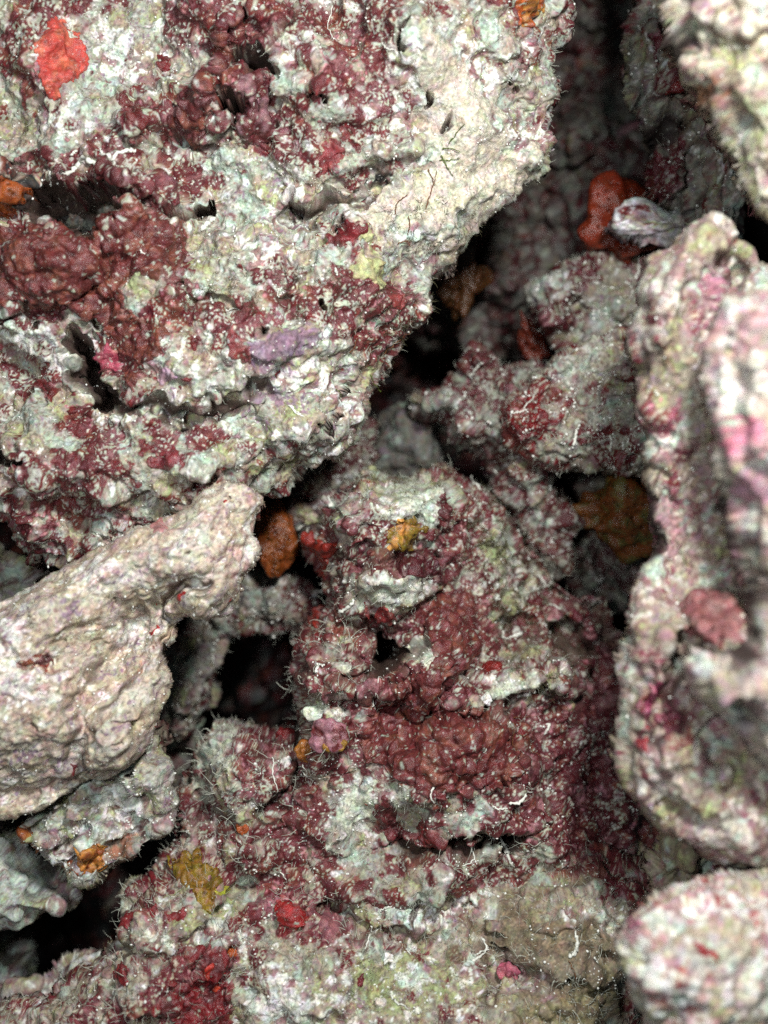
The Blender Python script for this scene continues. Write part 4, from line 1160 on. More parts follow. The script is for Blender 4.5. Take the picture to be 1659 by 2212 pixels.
G_paint = [
    ('S', 900, 1065, 80, 34, 5, 0.9), ('S', 850, 1275, 80, 32, 12, 0.9), ('S', 800, 1300, 40, 20, 0, 0.6), ('S', 920, 1412, 30, 27, 20, 1.0), ('S', 1110, 1487, 70, 20, 8, 0.8), ('S', 690, 1535, 28, 18, 0, 0.9), ('S', 770, 1740, 45, 60, -20, 0.8), ('S', 860, 1735, 30, 34, -20, 0.7), ('S', 925, 1495, 13, 12, 0, 0.9),
    ('S', 1000, 1370, 12, 34, 12, 0.7), ('S', 470, 1640, 40, 40, 0, 0.6), ('S', 1020, 1250, 26, 18, 0, 0.6), ('S', 740, 1430, 22, 26, 0, 0.6),
    ('M', 960, 1630, 170, 80, 0, 1.6), ('M', 930, 1430, 100, 90, 0, 1.5), ('M', 1010, 1330, 60, 100, 0, 1.2), ('M', 860, 1210, 110, 26, 0, 1.2), ('M', 1000, 1120, 35, 90, 0, 1.1), ('M', 1250, 1640, 130, 130, 0, 1.4),
    ('M', 1300, 1480, 80, 60, 0, 1.2), ('M', 730, 1480, 110, 40, 0, 1.0), ('M', 670, 1340, 40, 60, 0, 1.3), ('M', 720, 1600, 60, 50, 0, 0.6), ('M', 540, 1660, 60, 60, 0, 0.7), ('M', 820, 1740, 60, 100, 0, 1.0),
    ('M', 640, 1780, 80, 90, 0, 0.9), ('M', 1150, 1750, 100, 60, 0, 0.7), ('M', 720, 1130, 50, 30, 0, 0.7), ('M', 1180, 1330, 90, 30, 20, 1.0), ('M', 1120, 1550, 60, 60, 0, 1.1), ('M', 1280, 1380, 60, 60, 0, 1.3),
    ('M', 750, 1370, 40, 40, 0, 0.6), ('M', 1320, 1820, 120, 90, 0, 1.0), ('M', 1150, 1190, 50, 30, 0, 0.6), ('M', 900, 1820, 80, 20, 0, 0.8),
    ('M', 880, 1080, 110, 50, 0, -1.4), ('M', 850, 1280, 100, 45, 10, -1.5), ('M', 920, 1410, 36, 30, 20, -3.2), ('M', 925, 1495, 14, 14, 0, -3.0), ('M', 1030, 1260, 60, 40, 0, -0.6), ('M', 700, 1430, 50, 50, 0, -0.4),
    ('M', 690, 1535, 40, 25, 0, -2.0), ('M', 480, 1620, 70, 70, 0, -0.7), ('M', 1110, 1500, 110, 35, 10, -1.3), ('M', 880, 1680, 40, 20, 0, -0.5), ('M', 780, 1750, 70, 90, -20, -1.6), ('M', 870, 1740, 50, 50, -20, -1.5),
    ('M', 1010, 1160, 40, 25, 0, -0.8), ('M', 1170, 1430, 70, 30, 0, -0.6), ('M', 740, 1100, 50, 30, 0, -0.7), ('M', 1000, 1370, 14, 40, 10, -1.3), ('M', 550, 1740, 100, 50, 0, -0.6), ('M', 1130, 1300, 60, 70, 0, -0.7),
    ('M', 1100, 1720, 70, 20, 0, -0.6), ('M', 1060, 1220, 60, 60, 0, -0.5), ('M', 440, 1840, 80, 60, 0, -0.4),
    ('D', 1250, 1330, 120, 120, 0, 0.8), ('M', 1220, 1280, 90, 60, 0, 0.5), ('O', 960, 1630, 170, 80, 0, 0.5), ('O', 930, 1440, 100, 90, 0, 0.3), ('D', 850, 1210, 130, 30, 0, 0.4), ('R', 670, 1340, 50, 60, 0, 0.8), ('R', 850, 1300, 80, 40, 0, 0.5), ('R', 730, 1490, 60, 40, 0, 0.7), ('D', 1280, 1650, 150, 220, 0, 1.1), ('W', 1290, 1660, 150, 220, 0, -0.5), ('W', 960, 1640, 150, 80, 0, -0.5),
    ('D', 1290, 1400, 80, 80, 0, 0.9), ('G', 880, 1050, 130, 30, 0, 0.9), ('G', 950, 1075, 50, 30, 0, 0.7), ('G', 1100, 1250, 80, 120, 0, 0.7), ('G', 1140, 1400, 60, 70, 0, 0.5), ('G', 760, 1440, 40, 40, 0, 0.5),
    ('W', 900, 1090, 80, 40, 0, 0.7), ('W', 850, 1265, 90, 35, 10, 0.8), ('W', 920, 1410, 36, 30, 20, 0.6), ('W', 690, 1535, 30, 20, 0, 1.1), ('W', 1100, 1490, 70, 30, 0, 0.7), ('W', 780, 1740, 60, 80, -20, 0.6), ('W', 480, 1640, 60, 60, 0, 0.3),
    ('P', 760, 1120, 60, 60, 0, 0.6), ('P', 540, 1610, 80, 50, 0, 0.6), ('P', 850, 1740, 60, 50, 0, 0.6), ('P', 1130, 1500, 110, 40, 0, 0.6), ('P', 700, 1450, 60, 60, 0, 0.5), ('P', 1150, 1780, 100, 60, 0, 0.6), ('P', 430, 1800, 100, 60, 0, 0.5)]
G = build_rock('tower_rock', G_out, 'dark maroon knobbly rock tower in the middle, with a green white cap', -3.7, 3.3, 2.3, step=0.0215, seed=400, feats=G_feats,
               paint=G_paint, bulge=1.7, grain=0.55, tones=dict(sand=(0.56, 0.60, 0.49)), big=(0.42, 0.28), M0=0.40, tilt=(-0.14, -0.06), mid=0.055, back=2.2, W0=-0.08, speck=1.5, G0=0.05)
rocks['G'] = G
crust(G, 'mustard_sponge', Z(1000, 1850, 1250, (715, 390), (740, 330), (790, 280), (850, 270), (900, 300), (915, 350), (900, 400), (860, 430), (800, 455), (740, 450)), 'mustard', 0.08, 0.02, 601, tone2=(0.55, 0.25, 0.06), label='mustard yellow sponge patch', gloss=1.0, mat=SPONGE)
crust(G, 'red_sail_sponge', Z(1000, 1850, 1250, (285, 415), (350, 405), (430, 425), (475, 460), (460, 500), (430, 540), (415, 620), (395, 620), (370, 560), (330, 490)), (0.30, 0.03, 0.02), 0.10, 0.015, 602, label='smooth dark red fold on the left flank', gloss=1.0)
crust(G, 'maroon_crust', Z(1000, 1850, 1250, (860, 880), (980, 720), (1120, 760), (1230, 760), (1280, 880), (1240, 1000), (1150, 1100), (1060, 1180), (1020, 1270), (840, 1290), (770, 1240), (820, 1130), (880, 1100), (990, 1090), (1010, 980), (930, 920)), (0.17, 0.035, 0.035), 0.05, 0.035, 603, tone2='brick', pale=0.25, lumpwl=0.35)
crust(G, 'maroon_crust', Z(1000, 2850, 1250, (560, 60), (800, -40), (1100, 10), (1300, 20), (1400, 120), (1440, 280), (1380, 400), (1200, 430), (960, 440), (820, 380), (700, 330), (600, 200)), (0.18, 0.035, 0.035), 0.07, 0.04, 604, tone2='brick', pale=0.30, lumpwl=0.4)
crust(G, 'maroon_crust', Z(1000, 2850, 1250, (630, 480), (740, 420), (760, 540), (820, 620), (800, 680), (700, 660), (650, 580)), (0.17, 0.03, 0.035), 0.06, 0.03, 605, tone2='brick')
crust(G, 'red_crust', Z(1000, 2850, 1250, (900, 570), (950, 580), (1040, 630), (1000, 690), (950, 700), (880, 650)), 'red', 0.06, 0.05, 606)
crust(G, 'maroon_crust', Z(1000, 1850, 1250, (700, 510), (800, 490), (960, 480), (1000, 560), (1040, 640), (980, 680), (900, 600), (780, 570)), 'dark', 0.05, 0.04, 607, tone2='maroon', pale=0.4)
crust(G, 'red_crust', Z(1000, 1850, 1250, (320, 830), (390, 740), (420, 760), (400, 830), (350, 880), (290, 900)), (0.30, 0.03, 0.02), 0.05, 0.03, 608)
crust(G, 'red_crust', Z(1000, 1850, 1250, (600, 710), (630, 730), (640, 790), (740, 760), (760, 820), (700, 850), (640, 830), (600, 790)), (0.35, 0.05, 0.05), 0.04, 0.03, 609)
crust(G, 'maroon_crust', Z(1000, 1850, 1250, (1010, 180), (1060, 170), (1080, 290), (1060, 380), (1010, 370)), 'maroon', 0.03, 0.02, 610, pale=0.5)
crust(G, 'red_crust', Z(1000, 2850, 1250, (110, 1000), (170, 950), (230, 1000), (230, 1100), (190, 1190), (120, 1130)), 'red', 0.09, 0.06, 611)
on_lump(G, 'glossy_red_bead', 620, 1592, 24, 20, 0.2, 'red', 612, amp=0.1, label='glossy dark red bead')
on_lump(G, 'amber_bead', 668, 1622, 32, 26, 0.14, (0.32, 0.11, 0.02), 613, amp=0.1, label='amber bead half hidden by white threads')
on_lump(G, 'amber_bead', 722, 1610, 24, 16, 0.12, (0.25, 0.13, 0.02), 614, amp=0.1)
on_lump(G, 'red_cup', 1062, 1452, 26, 24, 0.16, (0.18, 0.012, 0.01), 615, amp=0.06, hollow=0.6, label='small glossy red cup')
on_lump(G, 'white_granule', 1047, 1510, 15, 13, 0.12, (0.75, 0.76, 0.72), 616, amp=0.15)
on_lump(G, 'white_granule', 620, 1650, 11, 17, 0.12, (0.78, 0.78, 0.72), 617, amp=0.15)
on_lump(G, 'pink_nodule', 712, 1590, 40, 36, 0.22, (0.33, 0.15, 0.18), 618, amp=0.12, tone2='maroon')
on_lump(G, 'white_granule', 688, 1540, 28, 20, 0.16, (0.66, 0.72, 0.62), 619, amp=0.15)
on_lump(G, 'orange_bead', 522, 1788, 13, 13, 0.1, 'orange', 620, amp=0.08)

# ================================================================ H: the lower bed rock, nearer to the camera at its foot
H_out = [(345, 1850), (400, 1810), (480, 1790), (600, 1790), (700, 1800), (800, 1830), (900, 1845), (1000, 1860), (1060, 1870), (1130, 1860), (1200, 1830), (1300, 1830), (1400, 1860), (1460, 1900),
         (1420, 1960), (1380, 2040), (1350, 2120), (1380, 2200), (1420, 2300), (1440, 2420), (-220, 2420), (-100, 2290), (-20, 2200), (40, 2150), (100, 2115), (180, 2065), (245, 2035), (262, 1990),
         (272, 1945), (300, 1895)]
H_feats = [
    ('b', 400, 1960, 100, 100, 0, 0.35), ('g', [(270, 2060), (400, 2050), (480, 1990), (520, 1900)], 20, 0.4), ('b', 450, 2060, 60, 50, 0, 0.35), ('k', 1180, 1960, 60, 36, 0, 0.3), ('b', 950, 1920, 120, 40, 0, 0.3), ('b', 620, 1940, 60, 60, 0, 0.35),
    ('g', [(700, 1960), (780, 2010), (900, 2020)], 16, 0.4), ('p', 960, 1915, 10, 10, 0, 0.5), ('p', 735, 1965, 14, 10, 0, 0.6), ('b', 1200, 2060, 130, 100, 0, 0.35), ('g', [(1020, 1980), (1080, 2080), (1050, 2180)], 18, 0.4),
    ('b', 620, 2150, 110, 60, 0, 0.4), ('b', 250, 2160, 110, 60, 0, 0.4), ('p', 1090, 2040, 16, 10, 0, 0.4), ('b', 850, 1880, 50, 40, 0, 0.2), ('g', [(1250, 1900), (1260, 2000), (1300, 2080)], 16, 0.3),
    ('g', [(1100, 2100), (1250, 2140), (1360, 2150)], 20, 0.35), ('b', 700, 2060, 60, 40, 0, 0.3), ('p', 900, 1965, 8, 8, 0, 0.4)]
H_paint = [
    ('M', 430, 2120, 90, 60, 0, 1.6), ('M', 610, 1960, 60, 50, 0, 1.3), ('M', 560, 1850, 80, 50, 0, 0.9), ('M', 320, 1960, 50, 40, 0, 0.8), ('M', 990, 1905, 40, 30, 0, 0.9), ('M', 720, 1830, 70, 40, 0, 0.8), ('M', 250, 2190, 120, 40, 0, 0.5),
    ('M', 1300, 1870, 140, 60, 0, 0.9), ('M', 780, 1880, 40, 60, 0, 0.5), ('M', 930, 1930, 110, 60, 0, -1.4), ('M', 620, 2170, 130, 60, 0, -1.6), ('M', 1200, 2080, 160, 130, 0, -2.0), ('M', 400, 2010, 100, 40, 0, -0.9), ('M', 850, 2130, 150, 60, 0, -1.0),
    ('M', 900, 1860, 60, 30, 0, -0.6), ('M', 250, 2100, 70, 40, 0, -0.7),
    ('W', 930, 1950, 80, 40, 0, 0.7), ('W', 620, 2180, 130, 40, 0, 0.8), ('W', 840, 1900, 40, 40, 0, 0.4), ('W', 350, 1960, 50, 50, 0, 0.4),
    ('G', 870, 2120, 180, 60, 0, 0.9), ('G', 480, 1960, 60, 60, 0, 0.6), ('G', 800, 1960, 90, 40, 0, 0.5), ('G', 1180, 1900, 60, 40, 0, 0.5), ('P', 380, 1940, 100, 60, 0, 0.7), ('P', 700, 1990, 80, 60, 0, 0.6), ('P', 1130, 1870, 90, 30, 0, 0.8), ('P', 480, 2090, 80, 60, 0, 0.4),
    ('S', 1200, 2060, 170, 80, 0, 1.0), ('S', 1280, 2150, 90, 80, 0, 1.0), ('c', 1180, 2030, 170, 70, -5, (0.20, 0.155, 0.10), 1.0), ('c', 1270, 2130, 90, 90, 0, (0.15, 0.12, 0.07), 1.0), ('c', 1220, 2200, 180, 40, 0, (0.19, 0.16, 0.09), 0.6)]
Hr = build_rock('bed_rock', H_out, 'broad pink and cream rock bed across the bottom, bristling with pale threads', -1.4, 2.3, 1.5, step=0.023, seed=700, feats=H_feats, paint=H_paint, M0=0.02, P0=0.14, G0=0.05, tilt=(0, -0.32),
                mid=0.06, back=2.0, rough=1.15, tones=dict(pale=(0.40, 0.38, 0.30), beige=(0.36, 0.28, 0.21), maroon=(0.16, 0.028, 0.036), sand=(0.18, 0.14, 0.09)))
rocks['H'] = Hr
crust(Hr, 'mustard_sponge', Z(0, 3000, 1250, (920, 650), (980, 580), (1060, 560), (1080, 620), (1120, 650), (1170, 720), (1150, 790), (1060, 800), (1030, 750), (980, 730), (930, 740)), (0.26, 0.14, 0.02), 0.07, 0.03, 701, tone2=(0.22, 0.16, 0.02), label='amber and mustard sponge patch', gloss=1.0, mat=SPONGE)
crust(Hr, 'lime_sponge', Z(0, 3000, 1250, (1120, 690), (1170, 710), (1240, 750), (1250, 785), (1180, 770), (1130, 730)), (0.50, 0.50, 0.06), 0.06, 0.03, 702)
crust(Hr, 'red_crust', Z(0, 3000, 1250, (790, 1340), (870, 1270), (1000, 1200), (1010, 1060), (1080, 1010), (1160, 1040), (1230, 1130), (1260, 1200), (1200, 1290), (1250, 1380), (1200, 1460), (900, 1480), (850, 1380)), (0.22, 0.015, 0.02), 0.09, 0.06, 703, tone2='maroon', pale=0.25)
crust(Hr, 'red_crust', Z(0, 3000, 1250, (1440, 830), (1490, 770), (1580, 780), (1640, 850), (1620, 960), (1530, 990), (1470, 940)), (0.38, 0.02, 0.02), 0.10, 0.06, 704, pale=0.15)
for i, pts in enumerate([((680, 870), (730, 800), (750, 830), (720, 900), (660, 950)), ((880, 900), (960, 850), (1000, 850), (990, 890), (900, 920)), ((800, 860), (850, 820), (850, 860), (810, 910)), ((800, 1040), (860, 1020), (870, 1050), (820, 1070)),
                         ((600, 1180), (680, 1140), (720, 1190), (660, 1240), (590, 1240)), ((790, 680), (820, 680), (800, 740), (780, 730))]):
    crust(Hr, 'red_spot', Z(0, 3000, 1250, *pts), (0.28, 0.03, 0.035), 0.05, 0.02, 710 + i)
for i, pts in enumerate([((950, 840), (1010, 850), (1020, 900), (970, 930)), ((1040, 890), (1120, 870), (1170, 930), (1110, 990), (1050, 950)), ((570, 1380), (610, 1380), (620, 1460), (580, 1480)), ((380, 1060), (450, 1040), (500, 1110), (470, 1200), (390, 1180))]):
    crust(Hr, 'red_spot', Z(1000, 2850, 1250, *pts), [(0.38, 0.04, 0.03), (0.18, 0.02, 0.03), (0.2, 0.02, 0.03), (0.42, 0.16, 0.18)][i], 0.06, 0.04, 720 + i)
on_lump(Hr, 'orange_bead', 502, 2062, 14, 14, 0.12, 'orange', 730, amp=0.06, label='small round orange bead')
on_lump(Hr, 'orange_bead', 470, 2126, 25, 16, 0.14, (0.45, 0.05, 0.02), 731, amp=0.1, label='flat red orange bead')
on_lump(Hr, 'glossy_red_bead', 447, 2090, 11, 22, 0.12, (0.42, 0.03, 0.02), 732, amp=0.1)
on_lump(Hr, 'glossy_red_bead', 476, 2098, 10, 24, 0.12, (0.42, 0.03, 0.02), 733, amp=0.1, deg=-25)
on_lump(Hr, 'white_shell_fragment', 832, 2072, 16, 12, 0.08, (0.80, 0.80, 0.76), 734, amp=0.15, label='white shell chip')
on_lump(Hr, 'pink_nodule', 1096, 2100, 20, 20, 0.16, (0.40, 0.10, 0.15), 735, amp=0.15)
on_lump(Hr, 'white_granule', 822, 2166, 12, 11, 0.1, (0.72, 0.70, 0.62), 736, amp=0.1)

# ================================================================ I: rocks in the gap to the right of the boulder
I2 = build_rock('speckled_rock', [(1070, 915), (1085, 870), (1110, 845), (1150, 800), (1190, 775), (1230, 765), (1280, 735), (1340, 715), (1420, 700), (1560, 740), (1560, 1050), (1400, 1030), (1330, 1025), (1260, 1020),
                                  (1200, 1012), (1150, 1015), (1115, 985), (1085, 955)],
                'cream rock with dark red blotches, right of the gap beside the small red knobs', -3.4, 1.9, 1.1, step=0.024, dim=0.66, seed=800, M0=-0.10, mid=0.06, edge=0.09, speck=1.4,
                feats=[('b', 1140, 910, 60, 60, 0, 0.3), ('g', [(1220, 980), (1250, 1010)], 10, 0.2), ('b', 1260, 830, 80, 60, 0, 0.3), ('g', [(1170, 800), (1190, 850), (1160, 880)], 12, 0.3), ('r', [(1150, 990), (1250, 1000), (1330, 1005)], 16, 0.15)],
                paint=[('M', 1120, 920, 45, 70, 20, 1.7), ('M', 1170, 870, 60, 30, 20, 1.2), ('M', 1250, 940, 90, 18, 0, 0.9), ('M', 1190, 1000, 60, 12, 0, 1.0), ('M', 1300, 870, 30, 30, 0, 0.6), ('M', 1260, 800, 80, 30, 0, -1.0), ('M', 1260, 900, 60, 24, 0, -0.8),
                       ('R', 1150, 900, 90, 90, 0, 0.5), ('M', 1200, 970, 60, 20, 0, -0.7), ('M', 1340, 990, 40, 20, 0, 0.8)],
                tones=dict(pale=(0.45, 0.45, 0.38), red=(0.26, 0.012, 0.014), maroon=(0.17, 0.015, 0.018), white=(0.66, 0.67, 0.60)))
I1 = build_rock('knobby_rock', [(890, 850), (930, 845), (965, 850), (990, 830), (988, 790), (995, 755), (1025, 738), (1060, 748), (1075, 790), (1110, 790), (1180, 800), (1230, 850), (1220, 960), (1190, 1060), (1250, 1110),
                                (1240, 1230), (1180, 1250), (1120, 1180), (1060, 1060), (1050, 1010), (1020, 990), (985, 965), (965, 925), (940, 905), (905, 900), (885, 875)],
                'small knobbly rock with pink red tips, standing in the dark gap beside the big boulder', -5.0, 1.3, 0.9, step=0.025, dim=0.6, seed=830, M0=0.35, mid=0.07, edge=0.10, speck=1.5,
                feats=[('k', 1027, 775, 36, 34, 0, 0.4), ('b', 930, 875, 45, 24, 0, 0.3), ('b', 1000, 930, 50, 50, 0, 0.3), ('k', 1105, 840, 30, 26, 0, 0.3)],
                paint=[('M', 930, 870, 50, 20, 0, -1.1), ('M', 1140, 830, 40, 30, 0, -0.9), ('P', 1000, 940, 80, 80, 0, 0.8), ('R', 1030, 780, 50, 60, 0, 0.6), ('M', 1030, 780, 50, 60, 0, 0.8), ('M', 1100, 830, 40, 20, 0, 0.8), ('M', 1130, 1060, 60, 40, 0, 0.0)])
I3 = build_rock('ridge_rock', [(1135, 655), (1145, 625), (1175, 595), (1205, 570), (1250, 555), (1300, 560), (1380, 560), (1560, 560), (1560, 760), (1420, 760), (1330, 740), (1290, 770), (1220, 765), (1180, 740), (1150, 700)],
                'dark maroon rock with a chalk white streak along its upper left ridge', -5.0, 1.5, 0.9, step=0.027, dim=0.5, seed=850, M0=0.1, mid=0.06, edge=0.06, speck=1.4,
                feats=[('b', 1180, 690, 50, 40, 0, 0.3), ('g', [(1240, 640), (1260, 700), (1310, 740)], 14, 0.3)],
                paint=[('M', 1185, 690, 60, 35, 0, 1.4), ('M', 1190, 610, 50, 14, 35, -2.4), ('W', 1190, 610, 50, 12, 35, 1.0), ('M', 1150, 645, 24, 16, 0, -2.0), ('M', 1290, 690, 60, 50, 0, -1.6), ('M', 1260, 590, 60, 20, 0, 0.8), ('G', 1300, 690, 70, 50, 0, 0.4), ('D', 1190, 690, 60, 40, 0, 0.6)],
                tones=dict(pale=(0.42, 0.43, 0.36), maroon=(0.13, 0.02, 0.028)))
I4 = build_rock('hollow_rock', [(1180, -260), (1420, -260), (1420, 60), (1400, 250), (1440, 400), (1560, 520), (1560, 620), (1330, 620), (1200, 650), (1160, 760), (1080, 800), (960, 760), (880, 740), (850, 690), (900, 560), (1000, 420), (1120, 350), (1150, 100)],
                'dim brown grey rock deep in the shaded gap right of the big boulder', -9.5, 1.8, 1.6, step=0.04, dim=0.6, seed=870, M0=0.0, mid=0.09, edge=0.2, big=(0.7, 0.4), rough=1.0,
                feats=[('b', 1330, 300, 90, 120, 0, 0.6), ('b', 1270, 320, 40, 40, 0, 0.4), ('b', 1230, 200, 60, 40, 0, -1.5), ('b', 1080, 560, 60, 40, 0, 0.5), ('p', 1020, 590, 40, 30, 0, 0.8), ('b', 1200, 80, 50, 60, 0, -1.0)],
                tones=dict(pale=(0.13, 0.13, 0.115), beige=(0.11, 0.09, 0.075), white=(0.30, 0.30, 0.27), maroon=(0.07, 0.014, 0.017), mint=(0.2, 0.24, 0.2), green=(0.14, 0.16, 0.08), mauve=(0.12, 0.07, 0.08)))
I6 = build_rock('smooth_grey_stone', [(815, 905), (840, 870), (880, 865), (920, 880), (955, 910), (960, 960), (970, 1040), (940, 1090), (850, 1100), (790, 1090), (770, 1020), (800, 960)],
                'smooth plain grey stone deep in the gap just above the maroon tower', -6.2, 0.9, 0.8, step=0.035, dim=0.7, seed=880, M0=-2.5, P0=-1.5, W0=-1.5, G0=-1, mid=0.04, rough=0.2, edge=0.05, tones=dict(pale=(0.17, 0.18, 0.16), beige=(0.14, 0.14, 0.12)), contrast=0.3)
I7 = build_rock('dark_knob', [(760, 930), (800, 900), (825, 960), (810, 1040), (740, 1060), (690, 1090), (640, 1110), (610, 1060), (640, 1010), (700, 990)],
                'dark red speckled lump in shadow between the big boulder and the maroon tower', -4.8, 0.8, 0.7, step=0.027, dim=0.6, seed=885, M0=0.5, mid=0.06, edge=0.06, speck=1.8)
I8 = build_rock('maroon_shelf_rock', [(1060, 1010), (1150, 1020), (1260, 1030), (1400, 1040), (1400, 1250), (1330, 1330), (1240, 1300), (1180, 1240), (1120, 1150), (1070, 1070)],
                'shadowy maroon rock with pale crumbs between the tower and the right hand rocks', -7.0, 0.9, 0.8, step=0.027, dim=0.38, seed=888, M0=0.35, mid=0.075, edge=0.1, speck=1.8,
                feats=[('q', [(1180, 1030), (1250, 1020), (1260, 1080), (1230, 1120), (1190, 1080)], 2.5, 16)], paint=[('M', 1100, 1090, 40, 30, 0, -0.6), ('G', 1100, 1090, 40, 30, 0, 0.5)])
I9 = build_rock('pale_patch_rock', [(480, 1250), (560, 1230), (640, 1230), (680, 1270), (690, 1330), (660, 1380), (620, 1360), (590, 1370), (540, 1360), (490, 1400), (470, 1460), (420, 1600), (360, 1600), (350, 1420), (430, 1330)],
                'shaded rock with a round cream patch, below the orange sea squirt', -4.8, 1.0, 0.8, step=0.027, dim=0.6, seed=890, M0=0.3, mid=0.06, edge=0.08, speck=1.6,
                paint=[('M', 565, 1300, 42, 40, 0, -3), ('W', 565, 1300, 42, 40, 0, 0.1), ('M', 480, 1390, 60, 50, 0, -1.0), ('M', 390, 1500, 60, 90, 0, -1.2)], tones=dict(pale=(0.38, 0.38, 0.33), maroon=(0.12, 0.018, 0.022)))
I10 = build_rock('deep_grey_rock', [(330, 1440), (420, 1400), (470, 1470), (455, 1560), (430, 1620), (400, 1700), (420, 1800), (350, 1850), (300, 1700)],
                 'dim grey rock deep behind the pale arm, left of the black hollow', -6.0, 0.9, 0.9, step=0.035, dim=0.6, seed=893, M0=-0.6, mid=0.1, tones=dict(pale=(0.22, 0.23, 0.2), white=(0.32, 0.32, 0.3), beige=(0.2, 0.18, 0.14)))
I11 = build_rock('pink_back_rock', [(650, 1080), (700, 1060), (760, 1040), (780, 1100), (740, 1160), (680, 1180), (640, 1140)],
                 'small pinkish rock peeping out behind the left shoulder of the tower', -4.3, 0.7, 0.6, step=0.03, seed=895, M0=-0.3, P0=0.4, mid=0.06, tones=dict(pale=(0.36, 0.34, 0.3)))
I12 = build_rock('root_rock', [(-100, 2215), (40, 2110), (140, 2080), (215, 2050), (255, 2030), (330, 2060), (330, 2160), (200, 2250), (0, 2300)],
                 'beige wedge of rock at the lower left, behind the pink bed', -2.6, 0.9, 0.9, step=0.03, seed=897, M0=-0.9, P0=0.3, mid=0.07, tones=dict(pale=(0.40, 0.38, 0.33)))
I5 = build_rock('column_rock', [(1350, -260), (1600, -260), (1600, 560), (1480, 560), (1465, 480), (1440, 430), (1400, 420), (1380, 380), (1395, 350), (1420, 330), (1430, 300), (1400, 290), (1378, 250), (1350, 225), (1340, 130), (1360, 60), (1365, 0)],
                'ragged maroon and grey column beside the blurred top right rock', -3.0, 1.5, 0.9, step=0.027, dim=0.62, seed=900, M0=0.0, mid=0.085, edge=0.12, stretch=(75, 2.0),
                feats=[('g', [(1430, 40), (1450, 120), (1470, 220)], 16, 0.5), ('p', 1375, 212, 12, 10, 0, 0.4), ('g', [(1400, 290), (1450, 300), (1500, 260)], 16, 0.7), ('q', [(1430, 270), (1470, 265), (1490, 290), (1440, 300)], 1.5, 12), ('g', [(1450, 500), (1500, 420), (1500, 330)], 18, 0.5)],
                paint=[('M', 1440, 110, 30, 100, 10, 1.3), ('M', 1390, 160, 40, 50, 0, -1.3), ('M', 1400, 290, 60, 20, 0, -1.4), ('M', 1430, 380, 50, 60, 30, 1.0), ('M', 1500, 380, 60, 60, 0, -0.6), ('P', 1430, 400, 60, 60, 0, 0.6)],
                tones=dict(pale=(0.40, 0.40, 0.34), beige=(0.32, 0.27, 0.2), maroon=(0.15, 0.02, 0.03)))
crust(I5, 'glossy_red_bead', Z(2000, 0, 1072, (1030, 530), (1060, 460), (1110, 520), (1110, 590), (1060, 620), (1030, 580)), (0.14, 0.008, 0.008), 0.1, 0.02, 905, gloss=1.0)
Q1 = build_rock('quartz_like_flake', [(1290, 500), (1330, 455), (1370, 440), (1420, 455), (1480, 470), (1510, 500), (1470, 530), (1400, 540), (1340, 528)],
                'lavender grey ribbed flake leaning on the orange sponge at the upper right', -3.0, 0.8, 0.5, step=0.027, seed=910, M0=-0.5, mid=0.1, edge=0.04, stretch=(-10, 2.5), tones=dict(pale=(0.42, 0.40, 0.42), beige=(0.32, 0.28, 0.30), white=(0.66, 0.66, 0.68)), cat='rock flake')
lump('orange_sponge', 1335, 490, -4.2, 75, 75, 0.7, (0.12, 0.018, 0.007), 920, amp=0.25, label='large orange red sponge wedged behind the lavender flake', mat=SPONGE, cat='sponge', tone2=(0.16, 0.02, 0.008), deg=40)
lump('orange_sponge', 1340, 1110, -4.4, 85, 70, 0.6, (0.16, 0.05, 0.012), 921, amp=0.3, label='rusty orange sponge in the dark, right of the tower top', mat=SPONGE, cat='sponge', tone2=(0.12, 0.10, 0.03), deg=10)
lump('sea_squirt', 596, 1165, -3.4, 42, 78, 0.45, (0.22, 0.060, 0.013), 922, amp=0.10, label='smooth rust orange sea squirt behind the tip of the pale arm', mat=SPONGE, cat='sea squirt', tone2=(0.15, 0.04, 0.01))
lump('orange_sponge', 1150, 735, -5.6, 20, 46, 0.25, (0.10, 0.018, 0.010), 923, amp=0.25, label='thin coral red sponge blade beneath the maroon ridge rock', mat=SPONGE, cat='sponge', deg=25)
lump('orange_sponge', 1000, 610, -6.0, 38, 60, 0.5, (0.07, 0.028, 0.010), 924, amp=0.3, label='dim brown orange sponge just right of the big boulder edge', mat=SPONGE, cat='sponge', deg=-20)

